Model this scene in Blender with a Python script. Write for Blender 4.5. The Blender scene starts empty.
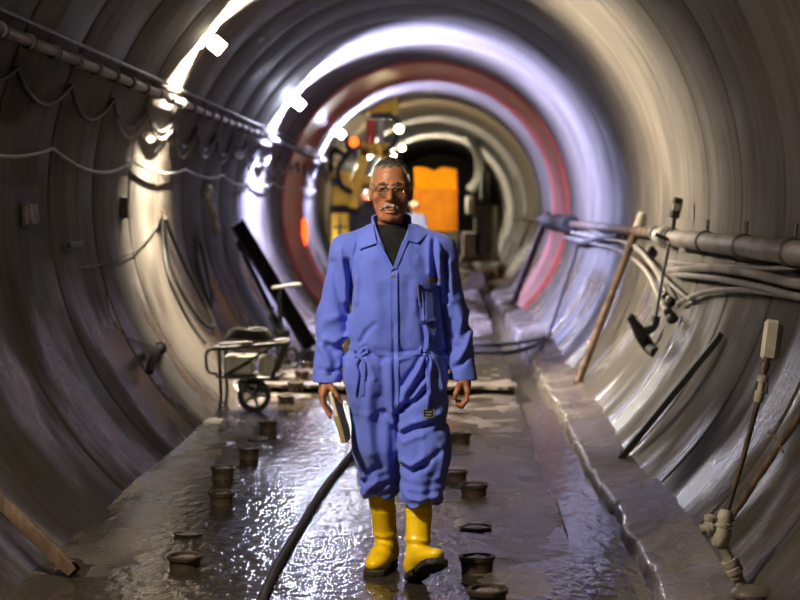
import bpy, math, random
import numpy as np
from mathutils import Vector, Matrix
random.seed(7)
rng = np.random.default_rng(7)
scene = bpy.context.scene
col = scene.collection

# ------------------------------------------------------------------ camera, world, exposure
FPX, VPX, VPY, CH = 1700.0, 447.0, 210.0, 1.51
cam_d = bpy.data.cameras.new('camera'); cam = bpy.data.objects.new('camera', cam_d); col.objects.link(cam)
cam_d.sensor_width = 36.0; cam_d.lens = 36.0 * FPX / 800.0
cam.location = (0, 0, CH)
cam.rotation_euler = (math.pi/2 - math.atan((300-VPY)/FPX), 0, math.atan((VPX-400)/FPX))
cam_d.dof.use_dof = True; cam_d.dof.focus_distance = 7.0; cam_d.dof.aperture_fstop = 3.0
cam_d.clip_end = 300
scene.camera = cam
world = bpy.data.worlds.new('world'); scene.world = world; world.use_nodes = True
world.node_tree.nodes['Background'].inputs[0].default_value = (0.5, 0.45, 0.4, 1)
world.node_tree.nodes['Background'].inputs[1].default_value = 0.003
vs = scene.view_settings
vs.view_transform = 'Standard'; vs.look = 'None'; vs.gamma = 1.0; vs.use_curve_mapping = False; vs.exposure = 0.0
scene.cycles.use_denoising = True
scene.cycles.max_bounces = 8; scene.cycles.sample_clamp_indirect = 8.0

LAMP_WARM = (1.0, 0.87, 0.66); LAMP_COOL = (0.52, 0.54, 1.0); LAMP_FAR = (1.0, 0.93, 0.74)
LAMPS = [  # depth along the tunnel, colour, radiance, label
    (5.0, LAMP_WARM, 6400, 'assumed warm bulkhead lamp on the left wall, in front of and above the walking man'),  # out of view, assumed from the light falling on the man
    (13.75, LAMP_WARM, 255000, 'warm white bulkhead lamp glaring on the upper left wall, nearest one in view'),
    (21.4, LAMP_COOL, 540000, 'bluish white bulkhead lamp on the upper left wall above the leaning black beam'),
    (29.8, LAMP_COOL, 220000, 'bluish white bulkhead lamp on the left wall beside the yellow drilling rig'),
    (40.8, LAMP_FAR, 97000, 'warm bulkhead lamp high on the left wall above the orange skip'),
    (49.8, LAMP_FAR, 240000, 'farthest bulkhead lamp deep in the tunnel behind the orange skip'),
]

# ------------------------------------------------------------------ geometry of the tunnel, pixel to place
R = 2.1; AX, AZ = -0.325, 1.573; RINGW = 1.3; JOINT0 = 9.0
_m = cam.rotation_euler.to_matrix()
def ray(px, py):
    return _m @ Vector(((px-400)/FPX, (300-py)/FPX, -1.0))
def P(px, py, Y):
    d = ray(px, py); t = Y/d.y
    return Vector((d.x*t, Y, CH + d.z*t))
def F(px, py, z=0.0):
    d = ray(px, py); t = (z-CH)/d.z
    return Vector((d.x*t, d.y*t, z))
def W(px, py, inset=0.0):
    d = ray(px, py); r = R-inset
    a = d.x*d.x+d.z*d.z; ox, oz = -AX, CH-AZ
    b = 2*(ox*d.x+oz*d.z); c = ox*ox+oz*oz-r*r
    t = (-b+math.sqrt(b*b-4*a*c))/(2*a)
    return Vector((d.x*t, d.y*t, CH+d.z*t))
def A(deg, Y, inset=0.0):
    a = math.radians(deg)
    return Vector((AX+(R-inset)*math.cos(a), Y, AZ+(R-inset)*math.sin(a)))

# ------------------------------------------------------------------ noise
def _hash(ix, iy, iz):
    n = (ix.astype(np.int64)*374761393 + iy.astype(np.int64)*668265263 + iz.astype(np.int64)*2147483647 + 1013)
    n = (n ^ (n >> 13)) * 1274126177
    n = n & 0x7fffffff
    n = (n ^ (n >> 16)) & 0xffff
    return n.astype(np.float32)/65535.0
def vnoise(x, y, z):
    ix, iy, iz = np.floor(x), np.floor(y), np.floor(z)
    fx, fy, fz = x-ix, y-iy, z-iz
    fx = fx*fx*(3-2*fx); fy = fy*fy*(3-2*fy); fz = fz*fz*(3-2*fz)
    out = 0
    for dx in (0, 1):
        for dy in (0, 1):
            for dz in (0, 1):
                w = (fx if dx else 1-fx)*(fy if dy else 1-fy)*(fz if dz else 1-fz)
                out = out + w*_hash(ix+dx, iy+dy, iz+dz)
    return out*2-1
def fbm(x, y, z, o=3):
    s = 0; a = 1.0
    for i in range(o):
        s = s + a*vnoise(x*2**i+17*i, y*2**i+5*i, z*2**i+9*i); a *= 0.5
    return s

# ------------------------------------------------------------------ materials
def pm(name, c1, c2=None, scale=8.0, rough=0.6, rough2=None, metal=0.0, bump=0.0, bscale=None, spec=0.5, stretch=(1,1,1), contrast=(0.35,0.65), c3=None, coat=0.0, sheen=0.0, detail=6):
    m = bpy.data.materials.new(name); m.use_nodes = True
    nt = m.node_tree; b = nt.nodes['Principled BSDF']
    b.inputs['Metallic'].default_value = metal
    b.inputs['Specular IOR Level'].default_value = spec
    b.inputs['Coat Weight'].default_value = coat
    b.inputs['Sheen Weight'].default_value = sheen
    b.inputs['Base Color'].default_value = (*c1, 1); b.inputs['Roughness'].default_value = rough
    tc = nt.nodes.new('ShaderNodeTexCoord'); mp = nt.nodes.new('ShaderNodeMapping'); mp.inputs['Scale'].default_value = stretch
    nt.links.new(tc.outputs['Object'], mp.inputs['Vector'])
    if c2 is not None or rough2 is not None:
        nz = nt.nodes.new('ShaderNodeTexNoise'); nz.inputs['Scale'].default_value = scale; nz.inputs['Detail'].default_value = detail
        nt.links.new(mp.outputs[0], nz.inputs['Vector'])
        if c2 is not None:
            r = nt.nodes.new('ShaderNodeValToRGB'); e = r.color_ramp.elements
            e[0].position, e[1].position = contrast; e[0].color = (*c1, 1); e[1].color = (*c2, 1)
            if c3 is not None:
                q = e.new((contrast[0]+contrast[1])/2); q.color = (*c3, 1)
            nt.links.new(nz.outputs['Fac'], r.inputs[0]); nt.links.new(r.outputs[0], b.inputs['Base Color'])
        if rough2 is not None:
            mr = nt.nodes.new('ShaderNodeMapRange'); mr.inputs['From Min'].default_value = contrast[0]; mr.inputs['From Max'].default_value = contrast[1]
            mr.inputs['To Min'].default_value = rough; mr.inputs['To Max'].default_value = rough2
            nt.links.new(nz.outputs['Fac'], mr.inputs['Value']); nt.links.new(mr.outputs[0], b.inputs['Roughness'])
    if bump:
        n2 = nt.nodes.new('ShaderNodeTexNoise'); n2.inputs['Scale'].default_value = bscale or scale*3; n2.inputs['Detail'].default_value = 5
        nt.links.new(mp.outputs[0], n2.inputs['Vector'])
        bp = nt.nodes.new('ShaderNodeBump'); bp.inputs['Strength'].default_value = bump; bp.inputs['Distance'].default_value = 0.01
        nt.links.new(n2.outputs['Fac'], bp.inputs['Height']); nt.links.new(bp.outputs[0], b.inputs['Normal'])
    return m
def emit(name, c, s):
    m = bpy.data.materials.new(name); m.use_nodes = True
    nt = m.node_tree; nt.nodes.remove(nt.nodes['Principled BSDF'])
    e = nt.nodes.new('ShaderNodeEmission'); e.inputs[0].default_value = (*c, 1); e.inputs[1].default_value = s
    nt.links.new(e.outputs[0], nt.nodes['Material Output'].inputs[0]); return m

def concrete_lining():
    m = bpy.data.materials.new('lining_concrete'); m.use_nodes = True
    nt = m.node_tree; b = nt.nodes['Principled BSDF']; N = nt.nodes.new; L = nt.links.new
    geo = N('ShaderNodeNewGeometry'); sep = N('ShaderNodeSeparateXYZ'); L(geo.outputs['Position'], sep.inputs[0])
    def mth(op, a, c=None):
        n = N('ShaderNodeMath'); n.operation = op
        for i, v in enumerate((a, c)):
            if v is None: continue
            if isinstance(v, (int, float)): n.inputs[i].default_value = v
            else: L(v, n.inputs[i])
        return n.outputs[0]
    dx = mth('SUBTRACT', sep.outputs[0], AX); dz = mth('SUBTRACT', sep.outputs[2], AZ)
    ang = mth('ARCTAN2', dz, dx)
    cmb = N('ShaderNodeCombineXYZ'); L(dx, cmb.inputs[0]); L(mth('MULTIPLY', sep.outputs[1], 9.0), cmb.inputs[1]); L(dz, cmb.inputs[2])
    streak = N('ShaderNodeTexNoise'); streak.inputs['Scale'].default_value = 0.75; streak.inputs['Detail'].default_value = 5; streak.inputs['Roughness'].default_value = 0.65
    L(cmb.outputs[0], streak.inputs['Vector'])
    blot = N('ShaderNodeTexNoise'); blot.inputs['Scale'].default_value = 1.6; blot.inputs['Detail'].default_value = 8; blot.inputs['Roughness'].default_value = 0.6
    L(geo.outputs['Position'], blot.inputs['Vector'])
    r1 = N('ShaderNodeValToRGB'); e = r1.color_ramp.elements; e[0].position = 0.3; e[1].position = 0.7
    e[0].color = (0.030, 0.024, 0.0185, 1); e[1].color = (0.108, 0.093, 0.076, 1)
    L(streak.outputs['Fac'], r1.inputs[0])
    r2 = N('ShaderNodeValToRGB'); e = r2.color_ramp.elements; e[0].position = 0.33; e[1].position = 0.62
    e[0].color = (0.55, 0.5, 0.44, 1); e[1].color = (1, 1, 1, 1)
    L(blot.outputs['Fac'], r2.inputs[0])
    mx = N('ShaderNodeMix'); mx.data_type = 'RGBA'; mx.blend_type = 'MULTIPLY'; mx.inputs['Factor'].default_value = 0.8
    L(r1.outputs[0], mx.inputs['A']); L(r2.outputs[0], mx.inputs['B'])
    # noisy-edged tone: lining darker towards the bottom, most on the left
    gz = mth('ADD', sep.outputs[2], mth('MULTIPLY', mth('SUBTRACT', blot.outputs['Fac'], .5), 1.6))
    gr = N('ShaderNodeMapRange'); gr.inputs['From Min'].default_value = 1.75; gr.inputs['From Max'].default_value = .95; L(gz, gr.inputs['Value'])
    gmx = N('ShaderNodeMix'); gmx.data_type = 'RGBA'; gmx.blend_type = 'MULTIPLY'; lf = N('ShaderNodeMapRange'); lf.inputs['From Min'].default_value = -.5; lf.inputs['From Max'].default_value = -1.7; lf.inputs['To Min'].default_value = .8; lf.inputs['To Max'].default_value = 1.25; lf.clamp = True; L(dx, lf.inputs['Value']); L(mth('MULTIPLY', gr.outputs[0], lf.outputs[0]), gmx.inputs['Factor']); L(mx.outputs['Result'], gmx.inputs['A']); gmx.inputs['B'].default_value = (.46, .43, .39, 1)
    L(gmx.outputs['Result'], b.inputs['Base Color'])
    mr = N('ShaderNodeMapRange'); mr.inputs['From Min'].default_value = 0.38; mr.inputs['From Max'].default_value = 0.62; mr.inputs['To Min'].default_value = 0.65; mr.inputs['To Max'].default_value = 0.9
    L(blot.outputs['Fac'], mr.inputs['Value'])
    wet = N('ShaderNodeTexNoise'); wet.inputs['Scale'].default_value = 1.3; wet.inputs['Detail'].default_value = 6
    cw = N('ShaderNodeCombineXYZ'); L(mth('MULTIPLY', sep.outputs[1], .9), cw.inputs[1]); L(mth('MULTIPLY', ang, 1.1), cw.inputs[0]); L(cw.outputs[0], wet.inputs['Vector'])
    low = N('ShaderNodeMapRange'); low.inputs['From Min'].default_value = 1.25; low.inputs['From Max'].default_value = .75; L(sep.outputs[2], low.inputs['Value'])
    wm_ = N('ShaderNodeMapRange'); wm_.inputs['From Min'].default_value = .46; wm_.inputs['From Max'].default_value = .56; L(wet.outputs['Fac'], wm_.inputs['Value'])
    wetf = mth('MULTIPLY', low.outputs[0], wm_.outputs[0])
    mw = N('ShaderNodeMix'); mw.data_type = 'FLOAT'; L(wetf, mw.inputs['Factor']); L(mr.outputs[0], mw.inputs['A']); mw.inputs['B'].default_value = .27
    L(mw.outputs['Result'], b.inputs['Roughness'])
    fine = N('ShaderNodeTexNoise'); fine.inputs['Scale'].default_value = 26; fine.inputs['Detail'].default_value = 6
    L(geo.outputs['Position'], fine.inputs['Vector'])
    hs = mth('ADD', mth('MULTIPLY', fine.outputs['Fac'], 0.35), mth('MULTIPLY', streak.outputs['Fac'], 1.0))
    bp = N('ShaderNodeBump'); bp.inputs['Strength'].default_value = 0.5; bp.inputs['Distance'].default_value = 0.02
    L(hs, bp.inputs['Height']); L(bp.outputs[0], b.inputs['Normal'])
    b.inputs['Specular IOR Level'].default_value = 0.35
    return m

def silt_floor():
    m = bpy.data.materials.new('silt_floor'); m.use_nodes = True
    nt = m.node_tree; b = nt.nodes['Principled BSDF']; N = nt.nodes.new; L = nt.links.new
    geo = N('ShaderNodeNewGeometry')
    mp = N('ShaderNodeMapping'); mp.inputs['Scale'].default_value = (1, 0.5, 1); L(geo.outputs['Position'], mp.inputs['Vector'])
    n1 = N('ShaderNodeTexNoise'); n1.inputs['Scale'].default_value = 2.6; n1.inputs['Detail'].default_value = 9; L(mp.outputs[0], n1.inputs['Vector'])
    n2 = N('ShaderNodeTexNoise'); n2.inputs['Scale'].default_value = 1.1; n2.inputs['Detail'].default_value = 5; L(mp.outputs[0], n2.inputs['Vector'])
    r = N('ShaderNodeValToRGB'); e = r.color_ramp.elements; e[0].position = .33; e[1].position = .68
    e[0].color = (.03, .024, .02, 1); e[1].color = (.14, .116, .096, 1); L(n1.outputs['Fac'], r.inputs[0]); L(r.outputs[0], b.inputs['Base Color'])
    mr = N('ShaderNodeMapRange'); mr.inputs['From Min'].default_value = .42; mr.inputs['From Max'].default_value = .6; mr.inputs['To Min'].default_value = .13; mr.inputs['To Max'].default_value = .42
    L(n2.outputs['Fac'], mr.inputs['Value']); L(mr.outputs[0], b.inputs['Roughness'])
    n3 = N('ShaderNodeTexNoise'); n3.inputs['Scale'].default_value = 28; n3.inputs['Detail'].default_value = 6; L(geo.outputs['Position'], n3.inputs['Vector'])
    bp = N('ShaderNodeBump'); bp.inputs['Strength'].default_value = .45; bp.inputs['Distance'].default_value = .015
    L(n3.outputs['Fac'], bp.inputs['Height']); L(bp.outputs[0], b.inputs['Normal'])
    return m
def water(name, c, rip, dist, sc, rough):
    m = bpy.data.materials.new(name); m.use_nodes = True
    nt = m.node_tree; b = nt.nodes['Principled BSDF']; N = nt.nodes.new; L = nt.links.new
    b.inputs['Base Color'].default_value = (*c, 1); b.inputs['Roughness'].default_value = rough; b.inputs['IOR'].default_value = 1.33
    geo = N('ShaderNodeNewGeometry'); mp = N('ShaderNodeMapping'); mp.inputs['Scale'].default_value = (1, .45, 1); L(geo.outputs['Position'], mp.inputs['Vector'])
    n = N('ShaderNodeTexNoise'); n.inputs['Scale'].default_value = sc; n.inputs['Detail'].default_value = 4; L(mp.outputs[0], n.inputs['Vector'])
    bp = N('ShaderNodeBump'); bp.inputs['Strength'].default_value = rip; bp.inputs['Distance'].default_value = dist
    L(n.outputs['Fac'], bp.inputs['Height']); L(bp.outputs[0], b.inputs['Normal'])
    return m

M = {}
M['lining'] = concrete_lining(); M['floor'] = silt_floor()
M['water'] = water('puddle_water', (.03, .025, .02), 1.0, .0075, 21, .03)
M['chwater'] = water('channel_water', (.05, .042, .034), 1.0, .006, 16, .05)
M['redring'] = pm('red_oxide_steel', (.42, .06, .035), (.26, .05, .04), 4, .5, .35, bump=.2)
M['black'] = pm('black_rubber', (.007, .007, .007), (.018, .017, .016), 12, .6, bump=.15, spec=.3)
M['dark'] = pm('dark_steel', (.014, .013, .013), (.04, .035, .03), 9, .55, .42, metal=.25, bump=.2)
M['rust'] = pm('rusty_steel', (.03, .018, .011), (.10, .06, .036), 11, .75, .5, metal=.35, bump=.4)
M['rustdark'] = pm('dark_rusty_steel', (.022, .016, .012), (.09, .06, .042), 10, .7, .45, metal=.4, bump=.4)
M['pipe'] = pm('grey_pipe', (.07, .055, .045), (.19, .16, .135), 6, .6, .45, metal=.1, bump=.25, stretch=(1, .3, 1))
M['galv'] = pm('galvanised_steel', (.36, .35, .33), (.52, .5, .47), 14, .4, .28, metal=.8, bump=.15)
M['cable'] = pm('grey_cable', (.085, .075, .066), (.16, .145, .125), 9, .5, bump=.1)
M['palecable'] = pm('pale_cable', (.13, .115, .10), (.21, .19, .165), 9, .5, bump=.1)
M['wood'] = pm('weathered_wood', (.04, .023, .014), (.12, .07, .042), 5, .75, bump=.5, stretch=(6, 6, 1))
M['silted'] = pm('silt_coated_metal', (.20, .17, .14), (.34, .30, .245), 14, .7, .5, bump=.5)
M['plate'] = pm('pale_dirty_plate', (.27, .245, .20), (.40, .37, .31), 9, .5, bump=.2)
M['yellow'] = pm('machine_yellow', (.80, .48, .012), (.62, .34, .015), 5, .42, .6, bump=.1)
M['orange'] = pm('skip_orange', (.55, .19, .002), (.44, .145, .002), 5, .5, bump=.1, spec=.08)
M['sheet'] = pm('bright_orange_sheet', (1.0, .36, .01), (.9, .3, .01), 8, .45, bump=.3, spec=.1)
M['red'] = pm('signal_red', (.6, .05, .02), (.45, .04, .02), 5, .4)
M['house'] = pm('lamp_housing', (.16, .16, .15), (.26, .25, .23), 8, .4, metal=.5)
M['cloth'] = pm('coverall_cotton', (.088, .130, .575), (.108, .154, .65), 7, .85, bump=.25, bscale=260, sheen=.15)
M['cloth2'] = pm('coverall_trim', (.075, .11, .53), (.09, .13, .58), 9, .85, bump=.2, bscale=260, sheen=.1)
M['seam'] = pm('dark_blue_seam', (.035, .05, .27), (.045, .06, .31), 9, .9)
M['sweater'] = pm('charcoal_knit', (.009, .010, .011), (.016, .017, .018), 40, .95, spec=.15, bump=.5, bscale=240)
M['skin'] = pm('weathered_skin', (.27, .10, .048), (.38, .155, .08), 26, .5, .4, bump=.2, bscale=160)
M['skin'].node_tree.nodes['Principled BSDF'].inputs['Subsurface Weight'].default_value = .08
M['skin'].node_tree.nodes['Principled BSDF'].inputs['Subsurface Radius'].default_value = (.01, .004, .002)
M['grey_hair'] = pm('grey_hair', (.16, .145, .13), (.50, .47, .43), 90, .6, bump=.6, bscale=160, stretch=(1, .25, 1))
M['mous'] = pm('white_moustache', (.13, .11, .09), (.40, .365, .32), 120, .6, bump=.7, bscale=240, stretch=(1, 1, .3))
M['brow'] = pm('dark_brow', (.05, .035, .025), (.11, .085, .07), 140, .7, bump=.5, bscale=200)
M['eye'] = pm('eye_white', (.26, .22, .19), None, rough=.15)
M['iris'] = pm('dark_iris', (.015, .009, .006), None, rough=.1)
M['boot'] = pm('yellow_rubber', (.85, .56, .006), (.74, .45, .008), 9, .3, .42, bump=.06, coat=.25)
M['sole'] = pm('black_sole', (.012, .012, .012), (.03, .026, .02), 20, .6, bump=.4)
M['gold'] = pm('spectacle_metal', (.55, .42, .25), None, rough=.25, metal=1)
M['paper'] = pm('notebook_pages', (.72, .68, .58), (.52, .47, .36), 3, .7, bump=.3, bscale=60)
M['cover'] = pm('notebook_cover', (.34, .25, .09), (.24, .17, .07), 12, .5, bump=.2)
M['brownp'] = pm('brown_card', (.20, .115, .05), (.27, .16, .08), 14, .7, bump=.2)
M['bluework'] = pm('blue_workwear', (.16, .2, .5), (.22, .26, .6), 7, .8, bump=.2)
M['pink'] = pm('pink_helmet', (.75, .22, .28), None, rough=.35)
M['white'] = pm('white_plastic', (.7, .7, .7), (.6, .6, .58), 8, .35)
M['bluep'] = pm('blue_plastic', (.12, .17, .5), None, rough=.4)
gm = bpy.data.materials.new('lens_glass'); gm.use_nodes = True
_n = gm.node_tree; _n.nodes.remove(_n.nodes['Principled BSDF']); _t = _n.nodes.new('ShaderNodeBsdfTransparent'); _g = _n.nodes.new('ShaderNodeBsdfGlossy'); _g.inputs['Roughness'].default_value = .05
_t.inputs[0].default_value = (.86, .86, .84, 1)
_x = _n.nodes.new('ShaderNodeMixShader'); _x.inputs[0].default_value = .09; _n.links.new(_t.outputs[0], _x.inputs[1]); _n.links.new(_g.outputs[0], _x.inputs[2]); _n.links.new(_x.outputs[0], _n.nodes['Material Output'].inputs[0])
M['glass'] = gm

# hair: dark on top, white at the temples (the man's own colouring, by height on the head)
def hair_mat():
    m = bpy.data.materials.new('two_tone_hair'); m.use_nodes = True
    nt = m.node_tree; b = nt.nodes['Principled BSDF']; N = nt.nodes.new; L = nt.links.new
    b.inputs['Roughness'].default_value = .55
    tc = N('ShaderNodeTexCoord'); sp = N('ShaderNodeSeparateXYZ'); L(tc.outputs['Object'], sp.inputs[0])
    mp = N('ShaderNodeMapping'); mp.inputs['Scale'].default_value = (1, .2, .6); L(tc.outputs['Object'], mp.inputs['Vector'])
    nz = N('ShaderNodeTexNoise'); nz.inputs['Scale'].default_value = 150; nz.inputs['Detail'].default_value = 3; L(mp.outputs[0], nz.inputs['Vector'])
    mr = N('ShaderNodeMapRange'); mr.inputs['From Min'].default_value = 1.665; mr.inputs['From Max'].default_value = 1.70; L(sp.outputs[2], mr.inputs['Value'])
    r1 = N('ShaderNodeMix'); r1.data_type = 'RGBA'; r1.inputs['A'].default_value = (.28, .255, .225, 1); r1.inputs['B'].default_value = (.03, .024, .02, 1); L(mr.outputs[0], r1.inputs['Factor'])
    r2 = N('ShaderNodeMix'); r2.data_type = 'RGBA'; r2.blend_type = 'MULTIPLY'; r2.inputs['Factor'].default_value = .85
    cr = N('ShaderNodeValToRGB'); cr.color_ramp.elements[0].position = .35; cr.color_ramp.elements[1].position = .62; cr.color_ramp.elements[0].color = (.35, .33, .3, 1); cr.color_ramp.elements[1].color = (1.5, 1.5, 1.5, 1)
    L(nz.outputs['Fac'], cr.inputs[0]); L(r1.outputs['Result'], r2.inputs['A']); L(cr.outputs[0], r2.inputs['B']); L(r2.outputs['Result'], b.inputs['Base Color'])
    bp = N('ShaderNodeBump'); bp.inputs['Strength'].default_value = .7; bp.inputs['Distance'].default_value = .004; L(nz.outputs['Fac'], bp.inputs['Height']); L(bp.outputs[0], b.inputs['Normal'])
    return m
M['hair'] = hair_mat()

# ------------------------------------------------------------------ mesh building helpers
def frame(d):
    d = Vector(d).normalized(); u = Vector((0, 0, 1)) if abs(d.z) < .9 else Vector((1, 0, 0))
    a = d.cross(u).normalized(); return a, d.cross(a).normalized()
class MB:
    def __init__(s): s.v = []; s.f = []
    def add(s, vs, fs):
        o = len(s.v); s.v += [tuple(v) for v in vs]; s.f += [tuple(i+o for i in f) for f in fs]; return s
    def box(s, c, size, rot=None, bev=0.0):
        hx, hy, hz = (q/2 for q in size); rot = rot or Matrix.Identity(3); c = Vector(c)
        if bev <= 0:
            p = [(x*hx, y*hy, z*hz) for z in (-1, 1) for y in (-1, 1) for x in (-1, 1)]
            fs = [(0,2,3,1),(4,5,7,6),(0,1,5,4),(2,6,7,3),(0,4,6,2),(1,3,7,5)]
        else:   # chamfered box: 24 corners
            bev = min(bev, hx*.9, hy*.9, hz*.9); p = []; idx = {}
            for sx in (-1,1):
                for sy in (-1,1):
                    for sz in (-1,1):
                        for ax in range(3):
                            q = [sx*(hx-bev), sy*(hy-bev), sz*(hz-bev)]; q[ax] = (sx*hx, sy*hy, sz*hz)[ax]
                            idx[(sx,sy,sz,ax)] = len(p); p.append(tuple(q))
            fs = []
            for ax in range(3):
                o1, o2 = [i for i in range(3) if i != ax]
                for sg in (-1,1):
                    ring = []
                    for a_, b_ in ((-1,-1),(1,-1),(1,1),(-1,1)):
                        k = [0,0,0]; k[ax] = sg; k[o1] = a_; k[o2] = b_; ring.append(idx[(*k,ax)])
                    fs.append(tuple(ring))
                for a_ in (-1,1):
                    for b_ in (-1,1):
                        k1 = [0,0,0]; k2 = [0,0,0]; k1[ax] = -1; k2[ax] = 1; k1[o1] = k2[o1] = a_; k1[o2] = k2[o2] = b_
                        fs.append((idx[(*k1,o1)], idx[(*k2,o1)], idx[(*k2,o2)], idx[(*k1,o2)]))
            for sx in (-1,1):
                for sy in (-1,1):
                    for sz in (-1,1): fs.append(tuple(idx[(sx,sy,sz,a)] for a in range(3)))
            ctr = Vector((0,0,0)); out = []
            for f in fs:
                pts = [Vector(p[i]) for i in f]; n = (pts[1]-pts[0]).cross(pts[2]-pts[0]); m_ = sum(pts, Vector())/len(pts)
                out.append(f if n.dot(m_) > 0 else f[::-1])
            fs = out
        return s.add([rot @ Vector(q) + c for q in p], fs)
    def tube(s, pts, r, n=10, cap=True, closed=False):
        pts = [Vector(p) for p in pts]; m = len(pts); rs = r if isinstance(r, (list, tuple)) else [r]*m
        vs = []; a = None
        for i in range(m):
            if closed: d = pts[(i+1) % m]-pts[i-1]
            else: d = pts[min(i+1, m-1)]-pts[max(i-1, 0)]
            if d.length < 1e-9: d = Vector((0,0,1))
            d.normalize()
            if a is None: a, _ = frame(d)
            a = (a - d*a.dot(d)).normalized(); b = d.cross(a)
            for k in range(n):
                t = 2*math.pi*k/n; vs.append(pts[i]+(a*math.cos(t)+b*math.sin(t))*rs[i])
        fs = []
        for i in range(m if closed else m-1):
            j = (i+1) % m
            for k in range(n):
                k2 = (k+1) % n; fs.append((i*n+k, i*n+k2, j*n+k2, j*n+k))
        if cap and not closed: fs.append(tuple(range(n))[::-1]); fs.append(tuple((m-1)*n+k for k in range(n)))
        return s.add(vs, fs)
    def cyl(s, p0, p1, r0, r1=None, n=16): return s.tube([p0, p1], [r0, r0 if r1 is None else r1], n)
    def lathe(s, base, axis, prof, n=20):   # prof: (radius, height) pairs along axis; closed by caps where radius>0
        base = Vector(base); d = Vector(axis).normalized(); a, b = frame(d); vs = []; fs = []
        for r_, h_ in prof:
            for k in range(n):
                t = 2*math.pi*k/n; vs.append(base+d*h_+(a*math.cos(t)+b*math.sin(t))*max(r_, 1e-5))
        for i in range(len(prof)-1):
            for k in range(n):
                k2 = (k+1) % n; fs.append((i*n+k, (i+1)*n+k, (i+1)*n+k2, i*n+k2))
        return s.add(vs, fs)
    def sphere(s, c, r, n=14, sc=(1,1,1)):
        c = Vector(c); vs = []; fs = []
        for i in range(n+1):
            th = math.pi*i/n
            for k in range(2*n):
                ph = math.pi*k/n
                vs.append(c+Vector((r*sc[0]*math.sin(th)*math.cos(ph), r*sc[1]*math.sin(th)*math.sin(ph), r*sc[2]*math.cos(th))))
        for i in range(n):
            for k in range(2*n):
                k2 = (k+1) % (2*n); fs.append((i*2*n+k, (i+1)*2*n+k, (i+1)*2*n+k2, i*2*n+k2))
        return s.add(vs, fs)
    def prism(s, poly, vec):
        n = len(poly); poly = [Vector(p) for p in poly]; vec = Vector(vec)
        return s.add(poly+[p+vec for p in poly], [tuple(range(n))[::-1], tuple(range(n, 2*n))]+[(i, (i+1) % n, n+(i+1) % n, n+i) for i in range(n)])
def smooth_mesh(me, ang=35):
    me.polygons.foreach_set('use_smooth', np.ones(len(me.polygons), dtype=bool))
    if ang: me.set_sharp_from_angle(angle=math.radians(ang))
def link(name, me, mat, parent=None):
    o = bpy.data.objects.new(name, me); col.objects.link(o)
    if mat is not None and len(me.materials) == 0: me.materials.append(mat)
    if parent is not None: o.parent = parent
    return o
def world_loc(p):
    v = Vector((0,0,0))
    while p is not None: v += p.location; p = p.parent
    return v
def build(name, mb, mat, parent=None, ang=35, origin=None):
    me = bpy.data.meshes.new(name); off = world_loc(parent) if parent is not None else Vector((0,0,0))
    o0 = Vector(origin) if origin is not None else Vector((0,0,0))
    me.from_pydata([Vector(v)-off-o0 for v in mb.v], [], mb.f); me.update()
    import bmesh
    bm = bmesh.new(); bm.from_mesh(me); bmesh.ops.remove_doubles(bm, verts=bm.verts, dist=1e-6); bmesh.ops.recalc_face_normals(bm, faces=bm.faces); bm.to_mesh(me); bm.free()
    smooth_mesh(me, ang); o = link(name, me, mat, parent); o.location = o0
    return o
def tag(o, label=None, cat=None, group=None, kind=None):
    if label: o['label'] = label
    if cat: o['category'] = cat
    if group: o['group'] = group
    if kind: o['kind'] = kind
    return o
def thing(name, label, cat, loc=(0,0,0), group=None):
    o = bpy.data.objects.new(name, None); col.objects.link(o); o.location = loc; o.empty_display_size = .1
    return tag(o, label, cat, group)
def np_mesh(name, V, Q):
    me = bpy.data.meshes.new(name); V = np.ascontiguousarray(V, dtype=np.float32); Q = np.ascontiguousarray(Q, dtype=np.int32)
    me.vertices.add(len(V)); me.vertices.foreach_set('co', V.ravel())
    me.loops.add(Q.size); me.loops.foreach_set('vertex_index', Q.ravel())
    me.polygons.add(len(Q)); me.polygons.foreach_set('loop_start', np.arange(0, Q.size, 4, dtype=np.int32))
    me.update(calc_edges=True); me.validate()
    return me
def grid_mesh(name, X, Y, Z):
    n, m = X.shape; V = np.stack([X, Y, Z], -1).reshape(-1, 3); i = np.arange(n*m).reshape(n, m)
    Q = np.stack([i[:-1,:-1], i[:-1,1:], i[1:,1:], i[1:,:-1]], -1).reshape(-1, 4)
    return np_mesh(name, V, Q)
def spline(pts, n=8):
    pts = [Vector(p) for p in pts]; out = []
    for i in range(len(pts)-1):
        p0, p1, p2, p3 = pts[max(i-1,0)], pts[i], pts[i+1], pts[min(i+2, len(pts)-1)]
        for k in range(n):
            t = k/n; out.append(.5*((2*p1)+(p2-p0)*t+(2*p0-5*p1+4*p2-p3)*t*t+(3*p1-p0-3*p2+p3)*t**3))
    out.append(pts[-1]); return out

# ================================================================== THE TUNNEL
lining = thing('wall_tunnel', 'round concrete tunnel lining of wide rings', None); tag(lining, kind='structure')
def ring_mesh(name, w, seg=120, ch=.03, dep=.022, th=.16):
    V = []; Fc = []
    prof = [(R+dep, .001), (R+dep*.1, ch), (R, ch+.012), (R, w*.5), (R, w-ch-.012), (R+dep*.1, w-ch), (R+dep, w-.001), (R+th, w-.001), (R+th, .001)]
    n = len(prof)
    for i in range(seg):
        a = 2*math.pi*i/seg
        for r_, y in prof: V.append((r_*math.cos(a), y, r_*math.sin(a)))
    for i in range(seg):
        j = (i+1) % seg
        for k in range(n): Fc.append((i*n+k, i*n+(k+1) % n, j*n+(k+1) % n, j*n+k))
    me = bpy.data.meshes.new(name); me.from_pydata(V, [], Fc); me.update(); smooth_mesh(me, 20); return me
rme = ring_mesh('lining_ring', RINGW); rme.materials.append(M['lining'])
k0 = -9
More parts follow.
